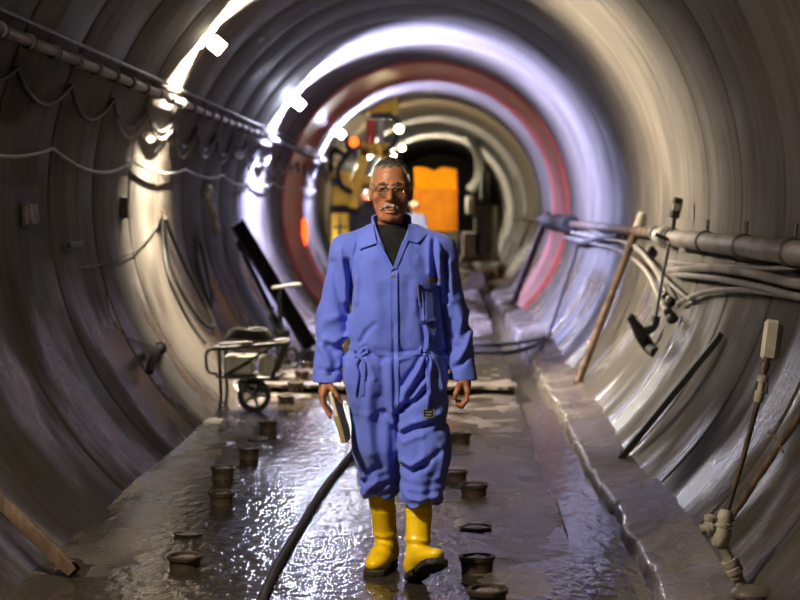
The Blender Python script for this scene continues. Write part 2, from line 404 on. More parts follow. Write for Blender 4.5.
for k in range(k0, 44):
    o = link('lining_ring', rme, None, lining); o.location = (AX, JOINT0+RINGW*k, AZ)
YEND = JOINT0+RINGW*44; YBEG = JOINT0+RINGW*k0
mb = MB().cyl((AX, YEND+.02, AZ), (AX, YEND+.2, AZ), R+.15, n=48)
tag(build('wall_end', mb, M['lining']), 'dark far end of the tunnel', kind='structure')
mb = MB().cyl((AX, YBEG-.2, AZ), (AX, YBEG-.02, AZ), R+.15, n=48)
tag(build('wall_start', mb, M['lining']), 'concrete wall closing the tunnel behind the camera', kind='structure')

# floor: silty invert with a drain channel, a raised slab farther in
CHL, CHR, SLABY, SLABZ = .575, .83, 13.85, .075
def floor_z(X, Y):
    z = .010*fbm(X*1.7, Y*.8, X*0, 3) + .004*fbm(X*9, Y*7, X*0+3, 2)
    z = z - .010*np.exp(-((X+.72)/.42)**2) + .006*np.exp(-((X-.3)/.25)**2)
    z = z + .012*np.exp(-((X+1.45)/.16)**2)*(.5+.5*vnoise(X*2, Y*1.1, X*0+4))
    edge = SLABY + .16 + 0*X
    z = z + SLABZ/(1+np.exp(-(Y-edge)*60))*np.where(X < CHL+.02, 1, .3)
    cl = CHL+.016*fbm(X*0, Y*2.3, X*0+8, 3); cr = CHR+.022*fbm(X*0+4, Y*2.0, X*0, 3)
    inch = 1/(1+np.exp(-(X-cl)*170)) * 1/(1+np.exp(-(cr-X)*110))
    z = z*(1-inch) - .13*inch
    right = 1/(1+np.exp(-(X-cr)*60))
    z = z + right*(.012+.07*np.clip((X-.86)/.35, 0, 1)**1.6*(1+.35*vnoise(X*2, Y*.9, X*0+1)) + .006*fbm(X*6, Y*4, X*0+9, 3))
    return z
xs = np.concatenate([np.arange(-1.80, .50, .03), np.arange(.50, 1.24, .012)])
ys = np.concatenate([np.arange(YBEG, 5.5, .12), np.arange(5.5, 15, .03), np.arange(15, 24, .09), np.arange(24, YEND, .3)])
GX, GY = np.meshgrid(xs.astype(np.float32), ys.astype(np.float32), indexing='xy')
me = grid_mesh('floor', GX, GY, floor_z(GX, GY)); smooth_mesh(me, 60)
tag(link('floor', me, M['floor']), 'wet silty concrete floor of the tunnel', kind='structure')
# broken front lip of the slab, hanging over the lower floor
lx = np.linspace(-1.72, CHL-.005, 90).astype(np.float32); le = SLABY-.05+.17*fbm(lx*3.1, lx*0+2.2, lx*0, 3)+.025*fbm(lx*20, lx*0, lx*0, 2); vs_ = []; n_ = len(lx)
lt = .010*fbm(lx*5, lx*0, lx*0+3, 2)
for yy, zz in ((le, SLABZ-.022+lt*.6), (le, SLABZ+.002+lt*.5), (le+.05, SLABZ+.008+lt), (lx*0+SLABY+.28, lx*0+SLABZ+.004), (lx*0+SLABY+.28, lx*0+SLABZ-.03)):
    vs_ += [(float(a), float(b_), float(c_)) for a, b_, c_ in zip(lx, yy, zz)]
fs_ = [(r_*n_+i, r_*n_+i+1, ((r_+1) % 5)*n_+i+1, ((r_+1) % 5)*n_+i) for r_ in range(5) for i in range(n_-1)]+[tuple(r_*n_ for r_ in range(5)), tuple(r_*n_+n_-1 for r_ in range(5))]
tag(build('floor_slab_lip', MB().add(vs_, fs_), M['floor']), 'broken front lip of the raised floor slab', kind='structure')
def sheet(name, x0, x1, y0, y1, z, mat, label, nx=2, ny=2):
    X, Y = np.meshgrid(np.linspace(x0, x1, nx), np.linspace(y0, y1, ny)); me = grid_mesh(name, X, Y, X*0+z); return tag(link(name, me, mat), label, 'water', kind='stuff')
sheet('floor_water', -1.73, CHL-.02, YBEG, SLABY+.1, .0035, M['water'], 'shallow rippled water lying over the tunnel floor')
sheet('slab_water', -1.76, CHL-.03, SLABY+.2, YEND, SLABZ+.003, M['water'], 'shallow shining water on the slab behind the man')
sheet('channel_water', CHL-.03, CHR+.05, YBEG, YEND, -.05, M['chwater'], 'rippled water running in the drain channel')

# rust red steel lining band
mb = MB(); seg = 120
for (y0, y1, ri) in ((24.7, 28.0, R-.05),):
    prof = [(ri, y0), (ri, y0+.05), (ri+.02, y0+.09), (ri+.02, y1-.09), (ri, y1-.05), (ri, y1), (R+.005, y1), (R+.005, y0)]
    a0, a1 = math.radians(-49), math.radians(229); V = []; Fc = []; n = len(prof)
    for i in range(seg+1):
        a = a0+(a1-a0)*i/seg
        for r_, y in prof: V.append((AX+r_*math.cos(a), y, AZ+r_*math.sin(a)))
    for i in range(seg):
        for k in range(n): Fc.append((i*n+k, i*n+(k+1) % n, (i+1)*n+(k+1) % n, (i+1)*n+k))
    Fc.append(tuple(range(n))); Fc.append(tuple(seg*n+k for k in range(n))[::-1]); mb.add(V, Fc)
tag(build('steel_band', mb, M['redring']), 'rust red steel band lining the tunnel behind the man', 'steel band')

# ------------------------------------------------------------------ lamps along the upper left wall
LDEG = 140.5
for Y, c, s, lab in LAMPS:
    b0 = A(LDEG, Y); t = thing('bulkhead_lamp', lab, 'lamp', b0, 'bulkhead lamps along the left wall')
    n = (Vector((AX, Y, AZ))-b0).normalized(); tg = Vector((-n.z, 0, n.x)); rot = Matrix((tg, Vector((0,1,0)), n)).transposed()
    build('base_plate', MB().box(b0+n*.012, (.22, .10, .02), rot, .006), M['house'], t)
    build('housing', MB().lathe(b0+n*.02, n, [(0,0),(.04,0),(.042,.008),(.034,.014),(0,.014)], 18), M['house'], t)
    hb, rb_ = (.105, .05) if Y < 6 else (.115, .022)
    build('bulb', MB().sphere(b0+n*hb, rb_, 8), emit('lamp_glow', c, s), t, ang=None)
    if Y > 6:      # added end plates confine light to the ring; their emission makes floor glints
        glow = emit('added_plate_glow', (.74, .78, 1) if c is LAMP_COOL else c, 30 if Y < 15 else (600 if Y < 25 else (560 if Y < 45 else 1500)))
        build('stem', MB().cyl(b0+n*.012, b0+n*(hb-rb_), .011, n=10), M['house'], t)
        for sgn in (-1, 1): build('end_plate', MB().box(b0+n*hb+Vector((0, sgn*(.031 if Y < 15 else .042), 0)), (.115 if Y < 15 else .105, .005, .105), rot, .002), glow if (sgn < 0 or Y > 45) else M['house'], t)  # last lamp's far plate also emits, added to lighten the tunnel beyond
    else: build('added_shade_plate', MB().box(b0+n*.05+Vector((0, .10, 0)), (.30, .006, .10), rot, .002), M['house'], t)  # added out-of-view plate keeps this lamp's light off the left wall
    g = MB()
    for q in range(2):
        aa = rot @ Vector((math.cos(q*math.pi/2), math.sin(q*math.pi/2), 0))
        gr_ = rb_+.011; pts = [b0+n*hb+aa*math.cos(u)*gr_+n*math.sin(u)*gr_ for u in np.linspace(0, math.pi, 10)]
        pts = [b0+n*.02+aa*gr_]+pts+[b0+n*.02-aa*gr_]; g.tube(pts, .0016, 6)
    build('wire_guard', g, M['house'], t)
# ================================================================== THINGS ALONG THE WALLS AND ON THE FLOOR
ORD = ['first', 'second', 'third', 'fourth', 'fifth', 'sixth', 'seventh', 'eighth', 'ninth', 'tenth', 'eleventh', 'twelfth', 'thirteenth']
def stub(px, py, wpx, kind, label, group):
    z0 = 0.0 if py > 398 else SLABZ
    c = F(px, py, z0); s = FPX/c.y; r = wpx/2/s
    if kind == 'tall': h = .070
    elif kind == 'mid': h = .052
    else: h = .014
    c.z = z0-.012; h += .012
    t = thing('pipe_stub', label, 'pipe stub', c, group)
    tilt = Vector((random.uniform(-.05,.05), random.uniform(-.05,.05), 1))
    build('collar', MB().lathe(c, tilt, [(0,0),(r*.88,0),(r*.86,h*.35),(r*.9,h*.72),(r,h*.78),(r*1.02,h*.97),(r*.95,h),(r*.80,h),(r*.78,h*.8),(0,h*.8)], 22), M['rustdark'], t)
    pr = [(0,h*.8)]; mb = MB(); n = 14; vs = [c+Vector(tilt).normalized()*(h*.93)]
    for k in range(n): vs.append(c+Vector((r*.79*math.cos(k*2*math.pi/n), r*.79*math.sin(k*2*math.pi/n), h*.8)))
    for k in range(n): vs.append(c+Vector((r*.45*math.cos(k*2*math.pi/n), r*.45*math.sin(k*2*math.pi/n), h*(.9+.06*random.random()))))
    fs = [(1+k, 1+(k+1) % n, 1+n+(k+1) % n, 1+n+k) for k in range(n)]+[(1+n+k, 1+n+(k+1) % n, 0) for k in range(n)]
    build('silt_plug', mb.add(vs, fs), M['floor'], t)
LS = [(185,567,36,'mid'),(188,536,30,'low'),(222,505,27,'tall'),(223,479,25,'tall'),(249,459,22,'tall'),(258,440,21,'low'),(268,431,20,'tall'),(286,404,18,'tall'),(296,390,17,'tall'),(302,379,16,'tall'),(307,368,15,'mid'),(311,358,14,'mid')]
RS = [(488,606,42,'tall'),(477,572,37,'tall'),(476,529,32,'low'),(474,497,29,'tall'),(455,480,27,'mid'),(462,455,24,'low'),(460,443,23,'tall'),(458,414,21,'low')]
for i, q in enumerate(LS): stub(*q, '%s%s from the camera in the row left of the man' % ({'tall':'short dark steel pipe stub, ','mid':'low rusty pipe stub, ','low':'flat silted pipe stub, '}[q[3]], ORD[i]), 'pipe stubs in the row left of the man')
for i, q in enumerate(RS): stub(*q, '%s%s from the camera in the row between man and channel' % ({'tall':'short rusty steel pipe stub, ','mid':'low dark pipe stub, ','low':'flat silted pipe stub, '}[q[3]], ORD[i]), 'pipe stubs in the row beside the drain channel')

# black hose on the floor
def floor_path(pts, r, n=6):
    out = spline([F(x, y, (0 if y > 398 else SLABZ)) for x, y in pts], n)
    for q in out: q.z = (SLABZ if q.y > SLABY else 0)+r*.9
    return out
tag(build('hose', MB().tube(floor_path([(255,622),(265,596),(277,570),(299,532),(328,486),(356,452),(374,430),(384,412)], .019, 8), .019, 12), M['black']), 'thick black hose lying along the wet floor left of the man', 'hose')
tag(build('hose', MB().tube(floor_path([(462,350),(480,355),(505,355),(528,350),(543,342)], .022), .022, 10), M['black']), 'black hose crossing the floor right of the man towards the wall', 'hose')
tag(build('hose', MB().tube(floor_path([(460,344),(482,347),(505,346),(528,343),(545,339)], .018), .018, 10), M['black']), 'thinner black hose crossing the floor just behind the thick one', 'hose')

# service pipe with clamps on the left wall
CD = 156.3; t = thing('service_pipe', 'dark service pipe with ring clamps running along the upper left wall', 'pipe', A(CD, 5.0))
build('pipe', MB().tube([A(CD, y, .06) for y in np.arange(4.0, 56, 2.0)], .03, 12), M['pipe'], t)
cl = MB(); cl.lathe((0,0,0), (0,1,0), [(.026,-.035),(.043,-.032),(.046,0),(.043,.032),(.026,.035)], 14); cl.box((-.04,0,.012), (.06,.035,.02))
clamp0 = None
for y in np.arange(5.5, 30, .57):
    p = A(CD, y, .06)
    if clamp0 is None: clamp0 = build('clamp', cl, M['black'], None); clamp0.parent = t; o = clamp0
    else: o = clamp0.copy(); col.objects.link(o)
    o.location = p-t.location; o.rotation_euler = (0, math.radians(180-CD), 0)
build('rail', MB().tube([A(CD-2.6, y, .025) for y in np.arange(4.0, 56, 2.0)], .014, 8), M['dark'], t)
# festoon cables
def swag(deg, droop, inset, y0, y1, step=RINGW, jit=0.0, ph=0.0):
    pts = []; y = y0+ph
    while y < y1:
        dr = droop*(1+jit*random.uniform(-1, 1))
        for k in range(8):
            u = k/8; pts.append(A(deg+dr*4*u*(1-u), y+u*step, inset+.02*math.sin(u*math.pi)))
        y += step
    return pts
tag(build('festoon_cable', MB().tube(swag(160.6, 4.6, .03, 5.1, 40, jit=.25), .015, 8), M['black']), 'black cable looping in swags just under the service pipe on the left wall', 'cable')
tag(build('festoon_cable', MB().tube(swag(161.2, 6.0, .035, 11.7, 26, jit=.3), .010, 8), M['cable']), 'thin grey cable looping in deeper swags beside the first lamp', 'cable')
tag(build('festoon_cable', MB().tube(swag(171.5, 2.2, .03, 7.6, 30, 2*RINGW, jit=.5), .011, 8), M['palecable']), 'pale cable strung low in shallow swags along the left wall', 'cable')
tag(build('wire', MB().tube(spline([W(78,268,.02), W(110,262,.02), W(132,252,.03), W(150,236,.02), W(163,216,.02)], 6), .006, 6), M['black']), 'thin black wire sagging across the lit left wall below the cables', 'wire')
tag(build('wire', MB().tube(spline([W(106,290,.015), W(110,315,.02), W(125,336,.02), W(146,344,.02), W(156,348,.02)], 6), .005, 6), M['black']), 'thin dark wire drooping to the bracket low on the left wall', 'wire')
t = thing('hose_loop', 'long black hose loop hanging from a hook on the lit left wall', 'hose', W(163,216))
build('hook', MB().cyl(W(163,214,0), W(163,214,.07), .012, n=8).box(W(163,214,.07), (.03,.03,.06)), M['rust'], t)
build('hose', MB().tube(spline([W(164,216,.05), W(168,250,.03), W(180,288,.03), W(200,320,.03), W(212,328,.04), W(213,320,.05), W(203,300,.05), W(186,268,.05), W(172,236,.05), W(165,218,.06)], 8), .018, 9), M['black'], t)
build('hose', MB().tube(spline([W(162,218,.04), W(163,245,.02), W(170,280,.02), W(188,318,.02), W(206,344,.03)], 8), .016, 9), M['black'], t)
t = thing('hose_loop', 'smaller black hose loop hanging on the shaded wall right of the long loop', 'hose', W(199,240))
build('hose', MB().tube(spline([W(198,238,.03), W(197,262,.03), W(205,290,.03), W(212,306,.04), W(212,296,.05), W(206,268,.05), W(200,242,.05)], 8), .014, 8), M['black'], t)
build('hook', MB().cyl(W(198,237,0), W(198,237,.06), .01, n=8), M['rust'], t)
rag = [W(209,186,.05), W(208,196,.07), W(211,207,.09), W(213,218,.08), W(216,228,.07), W(217,236,.06)]
tag(build('rag', MB().tube(spline(rag, 4), [.012+.035*abs(math.sin(i*.45+.3))*(1 if i < 18 else .6) for i in range(21)], 9), M['plate']), 'pale rag hanging on the wall left of the leaning black beam', 'rag')
def wall_box(name, px, py, size, mat, label, cat, inset=.03, roll=0.0):
    p = W(px, py, inset); n = (Vector((AX, p.y, AZ))-p).normalized(); tg = Vector((-n.z, 0, n.x)); rot = Matrix((tg, Vector((0,1,0)), n)).transposed() @ Matrix.Rotation(roll, 3, 'Z')
    t = thing(name, label, cat, p); build('body', MB().box(p, size, rot, .008), mat, t); build('flange', MB().box(p-n*(inset*.5), (size[0]*1.15, size[1]*1.15, .012), rot, .003), M['dark'], t); return t
wall_box('junction_box', 125, 208, (.15,.09,.05), M['black'], 'small black junction box on the left wall below the pale cable', 'box')
wall_box('duct_stub', 75, 245, (.04,.42,.04), M['black'], 'narrow black duct stub lying along the dark left wall', 'duct')
wall_box('junction_box', 30, 215, (.12,.18,.05), M['rustdark'], 'dark box on the darkest part of the left wall', 'box')
t = thing('pipe_elbow', 'black bent pipe elbow jutting from the left wall beside the cart', 'pipe', W(152,362))
build('elbow', MB().tube(spline([W(160,348,.0), W(158,349,.10), W(154,356,.12), W(149,372,.06)], 6), .03, 12), M['black'], t)
build('flange', MB().lathe(W(160,348,.01), W(158,349,.10)-W(160,348,.0), [(0,0),(.05,0),(.05,.015),(.03,.018),(0,.018)], 14), M['dark'], t)

# plank leaning at the far left
def bar(p0, p1, w, h, mat, name, parent=None, up=(0,0,1), bev=.004):
    p0 = Vector(p0); p1 = Vector(p1); z = (p1-p0).normalized(); x = z.cross(Vector(up)).normalized(); y = z.cross(x)
    return build(name, MB().box((p0+p1)/2, (w, h, (p1-p0).length), Matrix((x, y, z)).transposed(), bev), mat, parent)
def rough_bar(name, p0, p1, w, h, mat, label, cat, up=(0,0,1), seg=14, jit=.006):
    p0 = Vector(p0); p1 = Vector(p1); z = (p1-p0).normalized(); x = z.cross(Vector(up)).normalized(); y = z.cross(x); vs = []; fs = []
    base = [(-1,-.8),(-.8,-1),(.8,-1),(1,-.8),(1,.8),(.8,1),(-.8,1),(-1,.8)]; n = len(base)
    for i in range(seg+1):
        c = p0.lerp(p1, i/seg)+x*random.uniform(-jit, jit)*.5
        for a, b in base: vs.append(c+x*(a*w/2+random.uniform(-jit, jit)*.5)+y*(b*h/2+random.uniform(-jit, jit)*.5)+z*((random.uniform(-1, 1)*.03) if i in (0, seg) else 0))
    for i in range(seg):
        for k in range(n): fs.append((i*n+k, i*n+(k+1) % n, (i+1)*n+(k+1) % n, (i+1)*n+k))
    fs += [tuple(range(n))[::-1], tuple(seg*n+k for k in range(n))]
    return tag(build(name, MB().add(vs, fs), mat), label, cat)
rough_bar('timber_plank', F(72,571,.03), W(-70,430,.05), .058, .04, M['wood'], 'weathered timber plank leaning on the left wall at the water\'s edge', 'plank', up=(0,1,0))

# black steel beam leaning on the left wall behind the cart
t = thing('steel_beam', 'long black channel beam leaning against the left wall behind the cart', 'beam', F(312,345,SLABZ))
b0, b1 = F(311,347,SLABZ+.03), W(238,224,.12); d = (b1-b0).normalized(); sd = d.cross(Vector((0,1,0))).normalized()
bar(b0, b1, .15, .03, M['black'], 'web', t, up=(0,1,0))
bar(b0+sd*.07+Vector((0,-.035,0)), b1+sd*.07+Vector((0,-.035,0)), .02, .07, M['black'], 'flange', t, up=(0,1,0))
bar(b0-sd*.07+Vector((0,-.035,0)), b1-sd*.07+Vector((0,-.035,0)), .02, .07, M['black'], 'flange', t, up=(0,1,0))
t = thing('steel_bar', 'thinner black bar leaning on the wall left of the long black beam', 'bar', F(286,338,SLABZ))
bar(F(287,342,SLABZ+.02), W(241,248,.05), .05, .05, M['black'], 'bar', t, up=(0,1,0)); bar(W(241,248,.03), W(239,243,.03), .09, .08, M['dark'], 'shoe', t, up=(0,1,0))

# cart with a side-on wheel
c0 = F(252,414,.0); c0.y = min(c0.y, SLABY-.35); S = c0.y/FPX
cart = thing('tool_cart', 'dark steel-framed tool cart with one spoked wheel by the left wall', 'cart', (c0.x, c0.y, 0))
def cp(px, py, dy=0.0): return Vector((c0.x+(px-252)*S, c0.y+dy, (414-py)*S))
fr = MB()
for dy in (0, .34):
    fr.tube([cp(213,348,dy), cp(286,343,dy)], .016, 8); fr.tube([cp(217,376,dy), cp(278,379,dy)], .014, 8)
    fr.tube([cp(219,348,dy), cp(220,378,dy)], .014, 8); fr.tube([cp(285,344,dy), cp(271,380,dy)], .016, 8); fr.tube([cp(222,376,dy), cp(268,349,dy)], .008, 6)
for a in ((213,348),(286,343),(217,376),(278,379)): fr.tube([cp(*a,0), cp(*a,.34)], .013, 8)
build('frame', fr, M['dark'], cart)
for dy in (0, .34): build('leg', MB().tube([cp(220,376,dy), cp(221,396,dy), cp(219,413,dy)], .013, 8).box(cp(219,412,dy), (.05,.05,.012)), M['dark'], cart)
wm = MB(); wc = cp(252,397.5,.15)
wm.lathe(wc+Vector((0,-.03,0)), (0,1,0), [(.085,0),(.122,.004),(.128,.03),(.122,.056),(.085,.06),(.085,0)], 28)
wh = build('wheel', wm, M['black'], cart); hub = MB().lathe(wc+Vector((0,-.035,0)), (0,1,0), [(0,0),(.03,0),(.03,.07),(0,.07)], 14)
for k in range(5):
    a = k*2*math.pi/5; hub.tube([wc, wc+Vector((math.cos(a)*.09, 0, math.sin(a)*.09))], .012, 6)
build('hub', hub, M['cable'], wh); build('fork', MB().tube([wc+Vector((0,-.045,0)), cp(262,379,.10)], .012, 8).tube([wc+Vector((0,.045,0)), cp(262,379,.20)], .012, 8), M['dark'], cart)
build('axle_block', MB().box(cp(240,388,.15), (.06,.08,.09), None, .01), M['dark'], cart)
build('handle', MB().tube(spline([cp(214,348,.05), cp(206,352,.05), cp(205,364,.05), cp(208,372,.05), cp(216,374,.05)], 5), .012, 8), M['dark'], cart)
tray = MB().box(cp(249,377,.17), (.44,.32,.012)); build('tray', tray, M['dark'], cart)
t = thing('plastic_crate', 'pale plastic crate sitting inside the tool cart frame', 'crate', cp(238,376,.17))
build('body', MB().box(cp(238,366,.17), (.20,.24,.135), None, .012), M['plate'], t); build('rim', MB().box(cp(238,357.5,.17), (.22,.26,.02), None, .006), M['plate'], t)
t = thing('canister', 'pale upright canister next to the crate in the tool cart', 'canister', cp(264,377,.17))
build('body', MB().lathe(cp(264,377,.17), (0,0,1), [(0,.0),(.055,.0),(.06,.02),(.06,.13),(.04,.16),(0,.16)], 16), M['plate'], t); build('cap', MB().lathe(cp(264,377,.17)+Vector((0,0,.158)), (0,0,1), [(0,0),(.02,0),(.02,.025),(0,.025)], 12), M['black'], t)
hp = []
for k in range(70):
    a = k*.45; hp.append(cp(247,338,.17)+Vector((.17*math.cos(a)*(1-.004*k), .12*math.sin(a), .012*math.sin(k*.9)+.0009*k-.01)))
tag(build('hose_coil', MB().tube(hp, .017, 8), M['black']), 'black hose coiled on top of the tool cart', 'hose')
# hand pump with T handle standing behind the cart
b = F(283,368,SLABZ); s_ = b.y/FPX
def hp_(px, py, dy=0): return Vector((b.x+(px-283)*s_, b.y+dy, SLABZ+(368-py)*s_))
t = thing('hand_pump', 'black hand pump with a pale T handle behind the tool cart', 'pump', b)
build('base', MB().box(hp_(283,366), (.26,.26,.035), None, .008), M['dark'], t)
build('barrel', MB().lathe(hp_(282,364), (0,0,1), [(0,0),(.085,0),(.085,.05),(.06,.07),(.06,.26),(.075,.28),(.075,.31),(0,.32)], 18), M['black'], t)
build('rod', MB().tube([hp_(282,336), hp_(279,300), hp_(281,288)], .022, 8), M['black'], t)
build('t_handle', MB().tube([hp_(272,287), hp_(288,285), hp_(302,283)], .016, 8), M['galv'], t)
build('spout', MB().tube(spline([hp_(287,350), hp_(294,348), hp_(297,354), hp_(297,362)], 5), .02, 8), M['black'], t)
build('lever', MB().tube([hp_(277,330), hp_(271,318), hp_(273,306)], .018, 8), M['black'], t)

# ------------------------------------------------------------------ right wall
PD = -7.7
t = thing('water_main', 'thick grey water pipe with band clamps along the right wall', 'pipe', A(PD, 6))
build('pipe', MB().tube([A(PD, y, .10) for y in np.arange(4.5, 13.3, .8)], .062, 20), M['pipe'], t)
build('end_flange', MB().lathe(A(PD, 12.9, .10), (0,1,0), [(0,0),(.064,0),(.088,.02),(.088,.06),(.066,.08),(.066,.22),(.075,.24),(.075,.34),(.05,.36),(0,.36)], 20), M['galv'], t)
for y in (8.2, 9.55, 10.95, 12.55):
    build('clamp', MB().lathe(A(PD, y-.03, .10), (0,1,0), [(.06,0),(.072,.004),(.076,.03),(.072,.056),(.06,.06)], 20).box(A(PD+1.2, y, .045), (.10,.05,.03)).cyl(A(PD+4.1, y, .10), A(PD+2.2, y, .10), .012, n=8), M['dark'], t)
t = thing('rusty_pipe', 'thinner rusty pipe continuing the line of the thick pipe farther in', 'pipe', A(PD, 14))
build('pipe', MB().tube([A(PD+.6, y, .085) for y in np.arange(13.75, 44, 1.5)], .042, 14), M['rust'], t)
build('coupling', MB().lathe(A(PD+.6, 22.8, .12), (0,1,0), [(0,0),(.10,0),(.125,.12),(.125,5.2),(.10,5.3),(0,5.3)], 18), M['black'], t)
build('flange', MB().lathe(A(PD+.6, 13.7, .085), (0,1,0), [(0,0),(.06,0),(.06,.05),(.04,.06),(0,.06)], 14), M['galv'], t)
def wcable(name, pts, r, mat, label, inset=.03):
    return tag(build(name, MB().tube(spline([W(x, y, inset+dz) for x, y, dz in pts], 8), r, 9), mat), label, 'cable')
wcable('sagging_cable', [(860,283,.03),(800,284,.03),(745,272,.05),(705,268,.05),(668,271,.05)], .026, M['pipe'], 'thick grey cable hanging right under the water pipe on the right wall')
wcable('sagging_cable', [(860,300,.02),(800,297,.03),(760,287,.05),(712,278,.05),(672,274,.04)], .019, M['cable'], 'thin grey cable hanging below the thick one on the right wall')
wcable('sagging_cable', [(860,312,.02),(800,298,.02),(745,290,.03),(705,292,.03),(678,303,.02)], .017, M['cable'], 'grey cable sagging lowest under the water pipe on the right wall')
wcable('sagging_cable', [(800,268,.02),(760,268,.04),(720,266,.05),(690,264,.05),(670,262,.04)], .012, M['palecable'], 'thin pale cable tight under the thick pipe on the right wall')
wcable('sagging_cable', [(560,236,.05),(592,243,.05),(622,252,.06),(645,270,.05),(660,300,.04),(667,314,.06)], .016, M['palecable'], 'pale cable drooping behind the leaning rusty pole, lowest of its bundle')
wcable('sagging_cable', [(570,232,.05),(600,238,.06),(630,244,.06),(650,262,.06),(662,284,.05),(669,300,.06)], .016, M['palecable'], 'pale cable drooping behind the leaning rusty pole, topmost of its bundle')
wcable('sagging_cable', [(586,228,.03),(615,240,.04),(640,252,.05),(662,276,.04),(690,300,.03)], .013, M['cable'], 'grey cable crossing the pale bundle behind the rusty pole')
wcable('sagging_cable', [(579,238,.05),(573,262,.04),(563,292,.04),(553,322,.04),(547,340,.03)], .022, M['black'], 'black cable hanging from the far pipe down to the floor hoses')
wcable('sagging_cable', [(571,240,.05),(581,243,.06),(600,238,.06),(618,236,.06)], .03, M['black'], 'short black hose looped under the black pipe sleeve')
for (px, py, lab) in ((670,302,'small black cable plug on the right wall, upper of two'), (672,318,'small black cable plug on the right wall, lower of two')):
    p = W(px, py, .06); t = thing('cable_plug', lab, 'plug', p); build('body', MB().sphere(p, .042, 8, (1,1.2,1)), M['black'], t); build('collar', MB().lathe(p, (-.4,.1,.6), [(0,.02),(.028,.02),(.028,.07),(.018,.08),(0,.08)], 10), M['dark'], t)
# leaning rusty pole, dark pole farther in
rp0, rp1 = F(577,384,.05), W(641,217,.04)
t = thing('rusty_pole', 'long rusty steel pole leaning against the right wall', 'pole', rp0)
build('pole', MB().tube([rp0, rp0.lerp(rp1,.5), rp1], .033, 10), M['rust'], t); build('tip', MB().tube([rp0.lerp(rp1,.93), rp1+(rp1-rp0).normalized()*.03], .037, 10), M['silted'], t)
dp0, dp1 = F(513,303,.06), W(548,214,.13)
t = thing('dark_pole', 'dark steel pole leaning on the right wall beside the red band', 'pole', dp0)
build('pole', MB().tube([dp0, dp1], .055, 10), M['rustdark'], t); build('foot', MB().box(dp0+Vector((0,0,-.01)), (.18,.18,.03), None, .006), M['rustdark'], t)
# black bar low on the right wall
p0, p1 = W(621,458,.035), W(721,335,.035); nn = (Vector((AX, p0.y, AZ))-p0).normalized()
t = thing('black_bar', 'flat black bar lying against the lower right wall', 'bar', p0)
bar(p0, p1, .085, .035, M['black'], 'bar', t, up=nn); bar(p0+(p1-p0)*.01, p0+(p1-p0)*.03, .10, .05, M['dark'], 'end_cap', t, up=nn)
# far injection valve with upright rod
def wp(px, py, i=.16): return W(px, py, i)
vb = W(644,335,.10); dY = vb.y
def vp(px, py, dy=0): return P(px, py, dY+dy)
t = thing('injection_valve', 'black injection valve with a tall thin rod jutting from the right wall', 'valve', vb)
build('valve_body', MB().tube([vp(631,319), vp(637,327), vp(643,338), vp(650,349), W(656,353,.0)], [.028,.04,.05,.045,.04], 12), M['black'], t)
build('side_arm', MB().tube(spline([vp(640,333), vp(648,330), vp(654,325), vp(656,316)], 5), .034, 10), M['black'], t)
build('rod', MB().tube([vp(656,316), vp(663,275), vp(671,236), vp(674,215)], .011, 8), M['black'], t)
build('head', MB().box(vp(676,208), (.075,.06,.15), Matrix.Rotation(.22, 3, 'Y'), .012), M['black'], t); build('head_window', MB().box(vp(676,207,-.032), (.05,.012,.05), Matrix.Rotation(.22, 3, 'Y'), .004), M['galv'], t)
build('cross_handle', MB().tube([vp(655,234), vp(665,238), vp(676,243)], .016, 8).tube([vp(650,252), vp(657,254)], .026, 8), M['dark'], t)
build('knob', MB().sphere(vp(651,251), .035, 8), M['black'], t); build('knob', MB().sphere(vp(631,318), .034, 8), M['black'], t)
# near injection valve in front of the right wall
nb_ = W(743,594,.0); nY = nb_.y+.02
def np_(px, py, dy=0): return P(px, py, nY+dy)
t = thing('injection_valve', 'silt-coated injection valve with a pale head plate standing at right foreground', 'valve', np_(743,592))
build('head', MB().box(np_(770.5,340), (.062,.028,.155), Matrix.Rotation(.12, 3, 'Y'), .012), M['plate'], t); build('head_back', MB().box(np_(775,341,.02), (.05,.03,.14), Matrix.Rotation(.12, 3, 'Y'), .012), M['silted'], t)
build('union', MB().lathe(np_(763,374), (np_(767,358)-np_(763,374)), [(0,0),(.014,0),(.014,.02),(.018,.022),(.018,.045),(.012,.048),(.012,.07),(0,.07)], 12), M['rustdark'], t)
build('coupling', MB().lathe(np_(758,402), (np_(764,374)-np_(758,402)), [(0,0),(.015,0),(.019,.01),(.019,.04),(.013,.045),(.013,.075),(.021,.078),(.021,.10),(.012,.105),(0,.105)], 14), M['silted'], t)
build('lever', MB().tube([np_(765,374,-.01), np_(767,384,-.015), np_(766,394,-.015)], .006, 6), M['rustdark'], t)
build('rod', MB().tube([np_(758.5,400), np_(744,455), np_(727,512)], .0105, 12), M['rust'], t)
build('valve_body', MB().lathe(np_(719,546), (np_(727,508)-np_(719,546)), [(0,0),(.026,0),(.036,.02),(.038,.05),(.033,.075),(.036,.078),(.036,.092),(.030,.095),(.030,.125),(.020,.14),(0,.145)], 20), M['silted'], t)
build('side_outlet', MB().lathe(np_(722,524), (np_(700,530)-np_(722,524)), [(0,0),(.022,.0),(.022,.035),(.03,.037),(.03,.06),(.02,.065),(.02,.085),(0,.085)], 16).lathe(np_(709,529), (.1,0,1), [(0,0),(.018,0),(.016,.03),(.024,.035),(.024,.05),(.014,.055),(0,.058)], 14), M['silted'], t)
